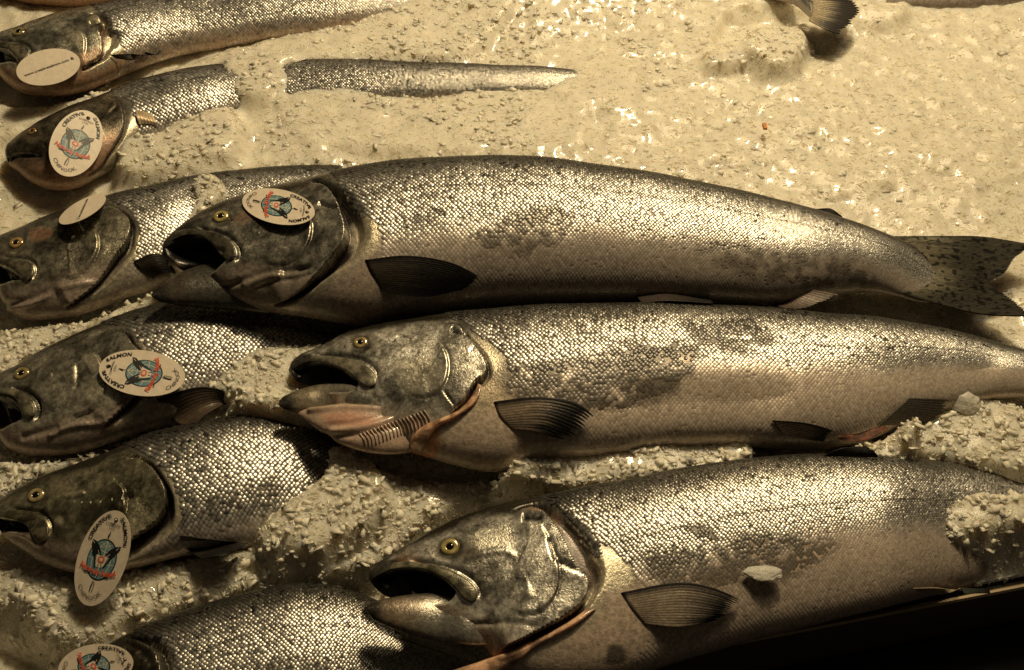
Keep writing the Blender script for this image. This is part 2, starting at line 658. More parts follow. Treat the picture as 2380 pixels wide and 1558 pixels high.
        w = sstep(62, 22, tipd + (jn - .5) * 30)
        jc[:, :3] += (DARK - jc[:, :3]) * w[:, None]
        tj = np.linspace(0, 1, len(J))[:, None].repeat(J.shape[1], 1).ravel()
        w = sstep(.25, .6, tj + (jn - .5) * .3)
        jc[:, :3] += (d.get('headcol', CHEEK) * d.get('jawrear', .45) - jc[:, :3]) * w[:, None]
        jc[:, 3] = .3 + .35 * w
        w = sstep(.55, .9, jv) * .75
        jc[:, :3] += (np.array([.06, .05, .04]) - jc[:, :3]) * w[:, None]
        for gr in d.get('jawlines', []):
            dist, sd, par = poly_dist(jx, catmull(gr[0], 40))
            e = sstep(0, .12, par) * sstep(1, .88, par)
            nn = grid_normals(J, True).reshape(-1, 3) * flip
            jp = jp - nn * (gr[2] * np.exp(-(dist / gr[1])**2) * e)[:, None]
        jn2 = grid_normals(jp.reshape(J.shape), True).reshape(-1, 3) * flip
        mesh_obj('lower_jaw', jp, outward(jp, grid_faces(len(J), J.shape[1], True), jn2), M_SKIN, root, jc, True, jn2)
        F.jbvh = BVHTree.FromPolygons(jp.tolist(), grid_faces(len(J), J.shape[1], True).tolist())
    # --- upper lip plate
    if 'lip' in d:
        strip(F, d['lip'][0], d['lip'][1], 'upper_lip', root, d.get('liph', .002), d.get('lipcol', np.array([.11, .10, .075])), lift=d.get('liplift', .001))
    # --- eye
    if 'eye' in d:
        make_eye(F, d['eye'], root, d.get('eyecol', (.50, .40, .16)))
    for f in d.get('fins', []):
        make_fin(F, f, root)
    if d.get('rows'):
        make_scales(F, d, root)
    return F

def strip(F, A, B, name, root, h, color, lift=.001, mat=None, n=46, m=13, bvh=None, ridge=0, met=.3):
    """padded plate between two edge curves lying on the fish"""
    A = catmull(A, n)
    B = catmull(B, n)
    bvh = bvh or F.bvh
    a3 = []
    for k in range(n):
        row = []
        for c in (A[k], (A[k] + B[k]) / 2, B[k]):
            q = rc(bvh, c)
            if q is None:
                q = row[-1] if row else (a3[-1][0] if a3 else unproj(c, .05)[0])
                q = unproj(c, q[2])[0]
            row.append(q)
        a3.append(row)
    a3 = np.array(a3)
    # smooth the heights so that hollows below do not show through
    for it in range(12):
        a3[1:-1, :, 2] = (a3[:-2, :, 2] + a3[1:-1, :, 2] * 2 + a3[2:, :, 2]) / 4
    pts = np.zeros((n, m, 3))
    for j in range(m):
        t = j / (m - 1)
        cpx = A * (1 - t) + B * t
        z = a3[:, 0, 2] * (1 - t) + a3[:, 2, 2] * t
        z = np.maximum(z, z * .5 + a3[:, 1, 2] * .5)
        e = math.sin(math.pi * t) ** .55 if 0 < t < 1 else 0
        ends = np.sqrt(np.clip(np.minimum(np.linspace(0, 1, n), np.linspace(1, 0, n)) * 7, 0, 1))
        hh = lift + h * e * ends - (1 - (e > 0)) * .006
        pts[:, j] = unproj(cpx, z + hh)
        if ridge:
            pts[:, j, 2] += ridge * np.sin(np.linspace(0, n * 1.1, n)) * e
    P3 = pts.reshape(-1, 3)
    nz = fbm(P3, .006, 3, 8)
    c = np.zeros((len(P3), 4))
    c[:, :3] = color * (.45 + 1.1 * sstep(.3, .7, nz))[:, None]
    c[:, 3] = met
    fl = grid_faces(n, m)
    o = mesh_obj(name, P3, fl, mat or M_SKIN, root, c, True)
    return o

def make_eye(F, e, root, color):
    ex, ey, er = e
    c = rc(F.bvh, (ex, ey), .06)
    c2 = rc(F.bvh, (ex + er, ey), .06)
    c3 = rc(F.bvh, (ex, ey - er), .06)
    r = np.linalg.norm(unproj((ex + er, ey), c[2])[0] - unproj((ex, ey), c[2])[0])
    h = F.bvh.ray_cast(Vector(CAM_LOC), Vector(c - CAM_LOC).normalized())
    n = np.array(h[1]) if h[0] is not None else np.array([0, 0, 1.])
    if n[2] < 0: n = -n
    n = n + np.array([0, -.25, .9]); n /= np.linalg.norm(n)
    u = np.cross(n, [0, 1, 0]); u /= np.linalg.norm(u)
    w = np.cross(n, u)
    c = c + n * (.0006 + r * .12)
    prof = [(1.18, -.35, 0), (1.12, .02, .25), (1.0, .16, .6), (.85, .24, 1), (.68, .27, 1.1), (.52, .27, .9), (.44, .24, .5), (.40, .18, .2), (.0, .18, .05)]
    nseg = 36
    def lathe(prof, name, mat, par, colr):
        V, C = [], []
        for (rr, hh, cc) in prof:
            for k in range(nseg):
                a = 2 * math.pi * k / nseg
                V.append(c + (u * math.cos(a) * 1.04 + w * math.sin(a)) * rr * r + n * hh * r)
                g = 1 + .25 * math.sin(a * 3 + er) * (rr > .6)
                C.append((*(np.array(colr) * cc * g), .35))
        o = mesh_obj(name, V, grid_faces(len(prof), nseg, True), mat, par, C)
        return o
    eye = lathe(prof, 'eye', M_EYE, root, color)
    pp = [(.44, .16, 0), (.40, .26, 0), (.25, .32, 0), (.1, .34, 0), (.001, .345, 0)]
    lathe(pp, 'pupil', M_PUPIL, eye, (0, 0, 0))

def make_fin(F, f, root):
    """f: curves = list of curves (root ... tip), each with matching order; lifts per curve; z for places off the fish"""
    nv, nu = f.get('nv', 97), f.get('nu', 26)
    C3 = []
    for c, lf in zip(f['curves'], f['lifts']):
        pts = []
        for p in c:
            if f.get('flat'):
                q = unproj(p, f['z'] + lf)[0]
            else:
                q = rc(F.bvh, p, f['z'], lf)
            pts.append(q)
        C3.append(catmull3(np.array(pts), nv))
    C3 = np.array(C3)
    G = np.zeros((nu, nv, 3))
    for j in range(nv):
        G[:, j] = catmull3(C3[:, j], nu)
    nr = int(f.get('rays', 12) * 1.5)
    vv = np.linspace(0, 1, nv)
    uu = np.linspace(0, 1, nu)
    # ragged tip
    rag = f.get('rag', .05)
    rr = np.abs(np.sin(vv * math.pi * nr))
    short = rag * (1 - rr) + rag * vnoise(vv[:, None] * np.ones((1, 2)), .09, 4)
    for j in range(nv):
        k = uu * (1 - short[j])
        G[:, j] = np.stack([np.interp(k, uu, G[:, j, c]) for c in range(3)], 1)
    n = grid_normals(G)
    n *= np.sign(n[..., 2:3] + 1e-9)
    amp = f.get('amp', .00028)
    G = G + n * (amp * (rr[None, :, None] - .5)) * np.linspace(.3, 1, nu)[:, None, None]
    th = f.get('th', .0007)
    Gb = G - n * th
    Vt = G.reshape(-1, 3)
    Vb = Gb.reshape(-1, 3)
    V = np.vstack([Vt, Vb])
    ft = grid_faces(nu, nv)
    fb = ft[:, ::-1] + len(Vt)
    idx = np.arange(nu * nv).reshape(nu, nv)
    loop = np.r_[idx[0], idx[1:, -1], idx[-1, -2::-1], idx[-2:0:-1, 0]]
    l2 = np.roll(loop, -1)
    fs = np.stack([loop, l2, l2 + len(Vt), loop + len(Vt)], 1)
    faces = np.vstack([ft, fb, fs])
    U = uu[:, None].repeat(nv, 1).ravel()
    W = vv[None].repeat(nu, 0).ravel()
    root_c = np.array(f.get('croot', (.20, .165, .12)))
    tip_c = np.array(f.get('ctip', (.018, .017, .016)))
    w = sstep(f.get('t0', .25), f.get('t1', .95), U + (vnoise(np.stack([W, W], 1), .05, 3) - .5) * .35)
    w = np.maximum(w, sstep(f.get('lead', .22), .02, W))
    if f.get('dark2'):
        w = np.maximum(w, sstep(1 - f['dark2'], .98, W))
    c = root_c + (tip_c - root_c) * w[:, None]
    st = .86 + .26 * np.abs(np.sin(W * math.pi * nr)) + (vnoise(np.stack([W * 3, U], 1), .03, 6) - .5) * .5
    c = c * st[:, None]
    if f.get('dots'):
        q = Vt
        dn = vnoise(q * np.array([1, 1.6, 1]), .004, 12)
        c = c * (1 - .85 * sstep(.62, .70, dn))[:, None]
    c = np.hstack([c, np.full((len(c), 1), f.get('met', .15))])
    return mesh_obj(f['name'], V, faces, f.get('mat', M_FIN), root, np.vstack([c, c]))

def catmull3(pts, n):
    pts = np.asarray(pts, float)
    if len(pts) == 2:
        t = np.linspace(0, 1, n)[:, None]
        return pts[0] * (1 - t) + pts[1] * t
    ext = np.vstack([2 * pts[0] - pts[1], pts, 2 * pts[-1] - pts[-2]])
    out = []
    for i in range(1, len(ext) - 2):
        p0, p1, p2, p3 = ext[i - 1:i + 3]
        t = np.linspace(0, 1, 12, endpoint=False)[:, None]
        out.append(.5 * (2 * p1 + (p2 - p0) * t + (2 * p0 - 5 * p1 + 4 * p2 - p3) * t**2 + (3 * p1 - p0 - 3 * p2 + p3) * t**3))
    out.append(pts[-1:])
    c = np.vstack(out)
    L = np.r_[0, np.cumsum(np.linalg.norm(np.diff(c, axis=0), axis=1))]
    return np.stack([np.interp(np.linspace(0, L[-1], n), L, c[:, k]) for k in range(3)], 1)

def make_scales(F, d, root):
    G, Nn, ang = F.G, F.N, F.ang
    ns, nt = G.shape[:2]
    jj = np.where((ang > -.17 * math.pi) & (ang < 1.10 * math.pi))[0]
    g = G[:, jj]
    nn = Nn[:, jj]
    seg = np.linalg.norm(np.diff(g, axis=1), axis=2)
    cum = np.hstack([np.zeros((ns, 1)), np.cumsum(seg, axis=1)])
    rows = int(d['rows'] * 1.42)
    tot = cum[:, -1]
    fr = (np.arange(rows) + .5) / rows
    Pq = np.zeros((ns, rows, 3))
    Nq = np.zeros((ns, rows, 3))
    Aq = np.zeros((ns, rows))
    for i in range(ns):
        tt = fr * tot[i]
        for k in range(3):
            Pq[i, :, k] = np.interp(tt, cum[i], g[i, :, k])
            Nq[i, :, k] = np.interp(tt, cum[i], nn[i, :, k])
        Aq[i] = np.interp(tt, cum[i], np.cos(ang[jj]))
    mid = (F.s[:, 2:4] + F.s[:, 4:6]) / 2
    m3 = unproj(mid, F.s[:, 6])
    dl = np.r_[0, np.linalg.norm(np.diff(m3, axis=0), axis=1)]
    rows0 = rows
    pr = tot / rows
    pr = np.maximum(pr, pr.max() * .38)
    ps = pr * d.get('aspect', 1.55)
    cpar = np.cumsum(dl / ps)
    nc = int(cpar[-1])
    cols = np.arange(nc)
    ri, ci = np.meshgrid(np.arange(rows), cols, indexing='ij')
    ri = ri.ravel()
    cf = ci.ravel() + .5 * (ri % 2) + (RNG.random(len(ri)) - .5) * .12
    si = np.interp(cf, cpar, np.arange(ns))
    i0 = np.clip(np.floor(si).astype(int), 0, ns - 2)
    f = (si - i0)[:, None]
    Q = Pq[i0, ri] * (1 - f) + Pq[i0 + 1, ri] * f
    NN = Nq[i0, ri] * (1 - f) + Nq[i0 + 1, ri] * f
    A = Aq[i0, ri] * (1 - f[:, 0]) + Aq[i0 + 1, ri] * f[:, 0]
    T = Pq[i0 + 1, ri] - Pq[i0, ri]
    T /= np.linalg.norm(T, axis=1, keepdims=True) + 1e-12
    NN /= np.linalg.norm(NN, axis=1, keepdims=True) + 1e-12
    T = T - NN * (T * NN).sum(1, keepdims=True)
    T /= np.linalg.norm(T, axis=1, keepdims=True) + 1e-12
    Bv = np.cross(NN, T)
    px = proj(Q)
    pitch_r = pr[i0]
    pitch_s = ps[i0]
    # where scales grow
    keep = np.ones(len(Q), bool)
    nz = fbm(Q, .02, 3, 40 + d['seed'])
    nzf = vnoise(Q, .006, 50 + d['seed'])
    if 'gill' in d:
        dist, sd, par = poly_dist(px, catmull(d['gill'], 60))
        behind = sd * d.get('gside', 1) < 0
        bare = d.get('bare', 48)
        bw = np.interp(par, [0, .3, .6, 1], [.25, .6, 1.2, 1.4]) * bare
        keep &= behind & ((dist > bw + (nz - .5) * 30) | (par <= .001))
        keep &= px[:, 0] > d['gill'][:, 0].min()
    if 'head' in d:
        keep &= sdf(px, d['head']) < -3
    for pl in d.get('noscale', []):
        keep &= (sdf(px, pl) + (nzf - .5) * 16) < 0
    keep &= (px[:, 0] > -60) & (px[:, 0] < 2440) & (px[:, 1] > -60) & (px[:, 1] < 1610)
    keep &= Q[:, 2] > -.004
    vw = Q - CAM_LOC
    keep &= (NN * vw).sum(1) / np.linalg.norm(vw, axis=1) < .35
    # loss of scales in blotches, plus flank shade painted as dark patches
    loss = np.zeros(len(Q))
    for pl in d.get('worn_shade', []):
        q = sdf(px, pl[0])
        loss = np.maximum(loss, sstep(-pl[2], pl[2], q) * pl[1])
    bv = d.get('bellyv', -.55)
    vv = A + (nz - .5) * .2
    wb = sstep(bv + .25, bv - .15, vv)
    wk = sstep(.28, .78, vv)
    lossf = loss * sstep(.38, .62, nz * .5 + nzf * .5 + (loss - .5) * .35)
    keep &= ~((RNG.random(len(Q)) < lossf * .35))
    keep &= ~((RNG.random(len(Q)) < .02))
    idx = np.where(keep)[0]
    Q, NN, T, Bv, px, A = Q[idx], NN[idx], T[idx], Bv[idx], px[idx], A[idx]
    pitch_r, pitch_s, wb, wk, lossf, nz, nzf = [q[idx] for q in (pitch_r, pitch_s, wb, wk, lossf, nz, nzf)]
    n = len(Q)
    th = np.array([0, 38, 76, 115, 180, 245, 284, 322]) * math.pi / 180
    rx = np.array([1.0, .98, .95, .9, .95, .9, .95, .98])
    rnd = RNG.random((n, 4))
    hl = pitch_s * .60
    hw = pitch_r * .98
    flat = (1 - .75 * wb)
    tiltx = (.15 + (rnd[:, 0] - .5) * .30) * flat
    tilty = (rnd[:, 1] - .5) * .24 * flat
    dome = .26 * hw * flat * (.7 + .6 * rnd[:, 2])
    V = np.zeros((n, 9, 3))
    lift = .00015 + pitch_r * .13
    for k in range(8):
        lx = np.cos(th[k]) * rx[k]
        ly = np.sin(th[k]) * rx[k]
        x = lx * hl
        y = ly * hw
        z = lift + x * tiltx + y * tilty - .12 * hw
        V[:, k] = Q + T * x[:, None] + Bv * y[:, None] + NN * z[:, None]
    V[:, 8] = Q + T * (hl * .1)[:, None] + NN * (lift + dome)[:, None]
    base = np.array([i * 9 for i in range(n)])[:, None]
    tri = np.array([[k, (k + 1) % 8, 8] for k in range(8)])
    faces = (base[:, :, None] + tri[None]).reshape(-1, 3)
    silver = np.array([.82, .80, .75]) * d.get('bright', 1)
    c = silver[None] * (.50 + .65 * rnd[:, 3:4])
    dk = np.array([.10, .095, .08])
    c = c + (dk - c) * (wk * .85)[:, None]
    bl = d.get('belly', TAN)[None] * (1.05 + .35 * (rnd[:, 3:4] - .5))
    c = c + (bl - c) * (wb * .85)[:, None]
    c = c + (np.array([.055, .048, .038]) - c) * (lossf * .93)[:, None]
    bs = vnoise(Q, .0045, 77)
    c *= (1 - .8 * (sstep(.80, .86, bs) * sstep(-.1, .35, A)))[:, None]
    # the lateral line: one dark row
    ll = d.get('lateral', .14)
    w = np.exp(-((A - ll) / .018)**2)
    c *= (1 - .6 * w)[:, None]
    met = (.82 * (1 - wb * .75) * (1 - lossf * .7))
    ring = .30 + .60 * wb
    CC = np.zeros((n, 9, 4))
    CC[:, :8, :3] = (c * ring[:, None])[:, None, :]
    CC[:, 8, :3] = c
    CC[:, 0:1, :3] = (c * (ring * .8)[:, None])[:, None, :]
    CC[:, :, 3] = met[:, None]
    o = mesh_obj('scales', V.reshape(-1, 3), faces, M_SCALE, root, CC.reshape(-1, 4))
    o['kind'] = 'stuff'
    F.nscales = n
    return o

# ------------------------------------------------------------------ the salmon on the ice
GROUP = 'whole salmon laid out on the ice'
FISH = {}
A_ = np.array

FISH['A'] = dict(
    seed=1, n=470, nt=200, headx=860, rows=74, label='whole silver salmon on top of the others, forked tail in view',
    st=[(377,588,378,596,.072,.6),(381,566,386,606,.072,.6),(400,543,408,622,.072,.55),(440,512,440,640,.070,.5),(480,488,476,660,.068,.48),
        (525,467,515,690,.067,.46),(575,451,560,715,.066,.46),(650,431,630,730,.064,.46),(720,416,715,742,.063,.47),(790,398,790,757,.062,.48),(860,386,850,762,.06,.5),
        (960,375,950,744,.058,.52),(1100,369,1100,724,.056,.54),(1250,371,1250,713,.055,.54),(1400,388,1390,708,.054,.54),(1550,413,1540,707,.052,.54),
        (1700,441,1680,714,.05,.55),(1800,465,1780,716,.048,.56),(1900,491,1865,710,.046,.58),(1980,515,1930,690,.044,.58),(2060,545,2030,682,.04,.52),
        (2120,570,2090,690,.035,.34),(2165,592,2130,700,.031,.2),(2200,622,2175,700,.0285,.10),(2222,645,2208,685,.0275,.05)],
    gill=P('z2',(1040,205),(1150,255),(1210,330),(1245,420),(1262,500),(1245,580),(1195,650),(1120,740),(1030,830),(930,900),(820,940)),
    gw=[4,8,17,24,26,20,12,7,6,5,3], gd=.013, noscale=[P('z2',(1240,380),(1400,420),(1480,500),(1470,640),(1560,760),(1500,1060),(900,1060),(1100,800),(1240,640))],
    head=P('v',(330,380),(700,380),(770,405),(800,470),(808,540),(790,590),(740,640),(680,690),(620,740),(500,780),(330,780)),
    headcol=A_([.30,.29,.25]),
    cover=P('z2',(1010,270),(1150,265),(1240,400),(1262,500),(1230,620),(1060,800),(900,890),(930,720),(1040,600),(1060,480),(1040,380)),
    steps=[(P('z2',(1010,330),(1050,420),(1060,500),(1040,580),(990,650),(920,690),(840,700),(760,680)),1,.0022,45)],
    lines=[(P('z2',(480,870),(640,800),(800,745),(960,735),(1110,715)),7,.0025,.3),(P('z2',(700,850),(850,800),(1000,780),(1080,750)),5,.0016,.3),
           (P('z2',(960,745),(1080,700),(1200,625)),4,.0014,.4),(P('z2',(990,770),(1080,745),(1170,690)),3,.001,.4),
           (P('z2',(370,480),(470,495),(560,530),(620,590),(630,650),(600,700)),5,.003,.5),
           (P('z2',(640,840),(780,770),(900,760)),16,-.003,0),(P('z2',(1100,345),(1170,370),(1240,375)),4,.003,.8),
           (P('z2',(380,530),(600,450),(640,430)),5,-.0012,0)],
    paint=[(P('z2',(170,480),(330,440),(380,520),(330,560),(250,700),(170,720)),(.014,.012,.011),.95,9,.1),
           (P('z2',(590,410),(650,370),(730,400),(700,440),(600,460)),(.17,.105,.07),.7,5,.05),
           (P('z2',(1290,430),(1400,380),(1470,500),(1440,620),(1300,660),(1280,600)),(.55,.50,.38),.6,12,.6),
           (P('z3',(950,560),(1100,520),(1300,560),(1380,640),(1200,700),(1000,650)),(.30,.17,.12),.5,20,.1)],
    mouth=P('z2',(190,600),(260,555),(340,530),(420,540),(470,585),(510,635),(545,670),(520,700),(450,760),(380,790),(300,740),(250,690),(200,640)), mouthdepth=.02,
    eye=(514.9,506.3,16.5), eyecol=(.55,.45,.17),
    lip=(P('z2',(250,500),(330,485),(420,495),(500,515),(570,550),(608,600),(606,650),(585,672)),P('z2',(230,560),(300,530),(380,530),(440,560),(485,605),(515,645),(540,668),(560,676))),
    lipcol=A_([.055,.05,.038]),
    jaw=[(352,684,353,690,.066,.6),(362,672,370,701,.067,.6),(390,651,403,709,.068,.58),(428,630,440,714,.068,.55),(467,616,485,718,.067,.52),(510,606,530,722,.065,.5),(560,612,575,727,.061,.46),(620,650,625,730,.050,.4)],
    jawcol=A_([.075,.062,.048]), jawrear=.32,
    fins=[dict(name='pectoral_fin',z=.08,curves=[P('z2',(1375,675),(1410,750),(1470,850)),P('z2',(1620,676),(1620,780),(1600,888)),P('z2',(1870,712),(1840,800),(1760,890)),P('z2',(2055,778),(2050,800),(1960,850))],lifts=[.0008,.010,.013,.007],croot=(.05,.042,.034),ctip=(.012,.011,.011),rays=13,rag=.03,t0=.05,t1=.6),
          dict(name='pelvic_fin',z=.06,curves=[P('z3',(615,680),(640,712)),P('z3',(760,686),(770,719)),P('z3',(960,712),(970,724))],lifts=[.001,.006,.004],rays=6,rag=.04,croot=(.05,.04,.035)),
          dict(name='anal_fin',z=.05,curves=[P('z3',(1230,722),(1330,690),(1420,650)),P('z3',(1290,742),(1385,745),(1545,682))],lifts=[.001,.003],croot=(.11,.085,.07),ctip=(.08,.065,.055),rays=9,rag=.1,lead=.05),
          dict(name='adipose_fin',z=.035,flat=1,curves=[P('z3',(1405,297),(1480,320),(1565,345)),P('z3',(1425,284),(1500,281),(1550,315))],lifts=[0,.004],croot=(.03,.026,.02),rays=2,rag=.0,lead=0),
          dict(name='tail_fin',z=.027,curves=[P('z3',(1790,408),(1900,470),(1960,550),(1965,600),(1900,650),(1800,660)),P('z3',(2000,422),(2080,470),(2130,560),(2130,625),(2090,690),(2020,742)),P('z3',(2200,418),(2220,480),(2210,560),(2190,620),(2220,700),(2200,772)),P('z3',(2440,455),(2360,500),(2290,585),(2225,628),(2310,690),(2440,778))],lifts=[.0006,.0055,.003,.002],nv=170,nu=120,croot=(.13,.12,.085),ctip=(.035,.032,.024),t0=.0,t1=.5,rays=34,rag=.03,lead=.06,dark2=.08,dots=1,met=.3,amp=.0009)],
    worn_shade=[(P('z2',(2000,520),(2200,430),(2380,480),(2380,640),(2150,640)),.75,14),(P('z3',(0,300),(180,270),(320,290),(300,420),(100,450),(0,400)),.7,14),
          (P('z2',(1780,370),(1840,370),(1860,420),(1800,410)),1,4),(P('z3',(850,410),(1100,430),(1400,480),(1700,560),(1700,640),(1300,650),(1000,560)),.7,25)],
    bellyv=-.50, belly=A_([.27,.225,.19]))

FISH['B'] = dict(
    seed=2, n=470, nt=200, headx=1180, rows=64, soft=.75, label='gutted salmon with pink gill flesh and an orange cut edge showing',
    st=[(670,858,672,866,.05,.6),(676,842,680,880,.05,.6),(700,822,703,893,.05,.58),(730,811,728,900,.05,.55),(765,794,752,925,.05,.5),(800,777,782,965,.05,.46),
        (850,762,835,1000,.05,.42),(900,751,890,1025,.05,.42),(960,741,940,1050,.05,.42),(1020,733,985,1066,.049,.43),(1100,725,1080,1090,.048,.44),(1180,718,1160,1098,.047,.45),
        (1280,712,1270,1080,.046,.46),(1400,709,1400,1060,.045,.46),(1550,709,1560,1046,.044,.46),(1700,714,1720,1040,.042,.46),(1800,720,1830,1046,.04,.46),(1900,728,1930,1046,.038,.47),
        (2000,737,2020,1028,.036,.48),(2100,749,2100,990,.034,.5),(2200,765,2190,958,.032,.5),(2300,790,2290,936,.03,.5),(2380,815,2370,925,.03,.5),(2450,840,2440,925,.03,.45),(2520,852,2510,930,.03,.3)],
    gill=P('z4',(1130,185),(1240,215),(1300,290),(1380,385),(1420,455),(1420,515),(1395,548),(1350,575),(1310,640),(1260,715),(1180,775)),
    gw=[2,2,2,2,3,3,6,9,8,5,3], gd=.004, gh=.003, band=34, noscale=[P('z4',(1380,520),(1440,500),(1540,600),(1640,700),(1680,1000),(1400,1200),(950,1100),(1100,800),(1330,640))],
    head=P('v',(630,800),(760,750),(900,735),(1010,725),(1060,750),(1110,800),(1132,850),(1128,880),(1100,900),(1075,950),(1040,990),(960,1010),(940,1070),(700,1070),(630,960)),
    headcol=A_([.66,.64,.57]), hdark=.52,
    cover=P('z4',(1000,200),(1200,200),(1300,290),(1420,455),(1410,540),(1340,580),(1250,710),(1160,640),(1170,520),(1150,400),(1090,300)),
    steps=[(P('z4',(960,235),(1060,275),(1130,340),(1170,430),(1168,530),(1140,600),(1080,648),(1000,665),(920,645)),1,.0022,40)],
    lines=[(P('z4',(300,400),(480,398),(620,425),(700,490),(725,570)),5,.003,.7),(P('z4',(1190,240),(1240,262),(1300,265)),5,.004,.95),
           (P('z4',(1140,620),(1180,680),(1225,740)),4,.002,.6),(P('z4',(680,250),(760,300),(860,270)),6,-.001,0),
           (P('z4',(1310,380),(1360,360),(1400,372)),2,.001,.4)],
    paint=[(P('z4',(130,420),(230,380),(300,400),(270,470),(230,560),(260,620),(140,600)),(.016,.014,.012),.95,7,.1),
           (P('z4',(480,290),(560,250),(720,270),(700,360),(560,400),(480,360)),(.08,.07,.05),.6,8,.2),
           (P('z4',(760,480),(1000,400),(1160,480),(1120,620),(900,620)),(.55,.52,.42),.55,16,.6),
           (P('z4',(1380,570),(1440,520),(1600,680),(1500,760),(1350,740)),(.46,.38,.27),.75,10,.3),
           (P('z4',(1000,880),(1090,870),(1120,960),(1080,1060),(900,1060),(880,1000)),(.50,.20,.07),.7,8,.0)],
    mouth=P('z4',(165,495),(250,450),(380,448),(480,485),(540,528),(590,575),(560,620),(400,640),(300,640),(240,610),(185,560)), mouthdepth=.02,
    eye=(838.6,799,15.5), eyecol=(.42,.33,.16),
    lip=(P('z4',(290,400),(420,402),(520,415),(620,445),(695,500),(718,560),(700,600)),P('z4',(270,440),(380,450),(470,485),(530,525),(575,565),(620,595),(665,607))),
    lipcol=A_([.14,.13,.10]),
    jaw=[(648,936,649,944,.058,.6),(655,925,660,952,.058,.6),(675,914,684,958,.058,.6),(712,900,722,962,.058,.6),(760,892,765,958,.057,.58),(820,893,818,950,.056,.58),(880,908,875,948,.056,.5),(940,920,935,950,.054,.4),(990,930,985,950,.048,.3)],
    jawcol=A_([.21,.18,.13]),
    fins=[dict(name='pectoral_fin',z=.08,curves=[P('z4',(1470,703),(1510,800),(1590,880)),P('z4',(1750,703),(1775,810),(1755,910)),P('z4',(1980,735),(1965,845),(1840,935)),P('z4',(2155,830),(2115,885),(1930,960))],lifts=[.0008,.009,.010,.006],croot=(.24,.19,.145),ctip=(.010,.010,.011),rays=8,rag=.17,t0=.25,t1=.75,lead=.30),
          dict(name='pelvic_fin',z=.03,curves=[P('z8',(790,118),(850,190)),P('z8',(1000,138),(1000,225)),P('z8',(1215,195),(1110,240))],lifts=[.002,.004,.0],rays=6,croot=(.10,.08,.06)),
          dict(name='anal_fin',z=.03,curves=[P('z8',(1400,150),(1500,60),(1580,-10)),P('z8',(1640,140),(1760,112),(1825,-5))],lifts=[.002,.002],croot=(.33,.27,.21),ctip=(.08,.07,.06),rays=10,rag=.10,lead=.0,t0=.3,t1=1.2)],
    worn_shade=[(P('z3',(0,980),(350,960),(560,900),(900,900),(880,1050),(620,1180),(300,1210),(100,1150)),.95,22),
          (P('z4',(1380,480),(1560,500),(1900,540),(2380,600),(2380,740),(1900,740),(1600,690)),.9,14),
          (P('z3',(800,790),(1150,780),(1250,880),(1100,950),(900,900)),.8,16),(P('z4',(1150,190),(1700,160),(2380,140),(2380,230),(1500,270)),.45,14),(P('z3',(1650,850),(1850,870),(1800,960),(1600,930)),.5,16),(P('z3',(0,760),(300,740),(300,800),(0,820)),.4,12)],
    bumps=[(P('z3',(300,1230),(800,1100),(1300,1120),(1250,1190),(700,1230)),-.003,40),(P('z4',(1600,800),(2380,700),(2380,1000),(1700,1000)),.003,30),
           (P('z3',(1650,980),(2000,940),(2250,990),(2150,1080),(1750,1080)),-.003,40)],
    bellyv=-.25, belly=A_([.46,.38,.31]), spots=1)

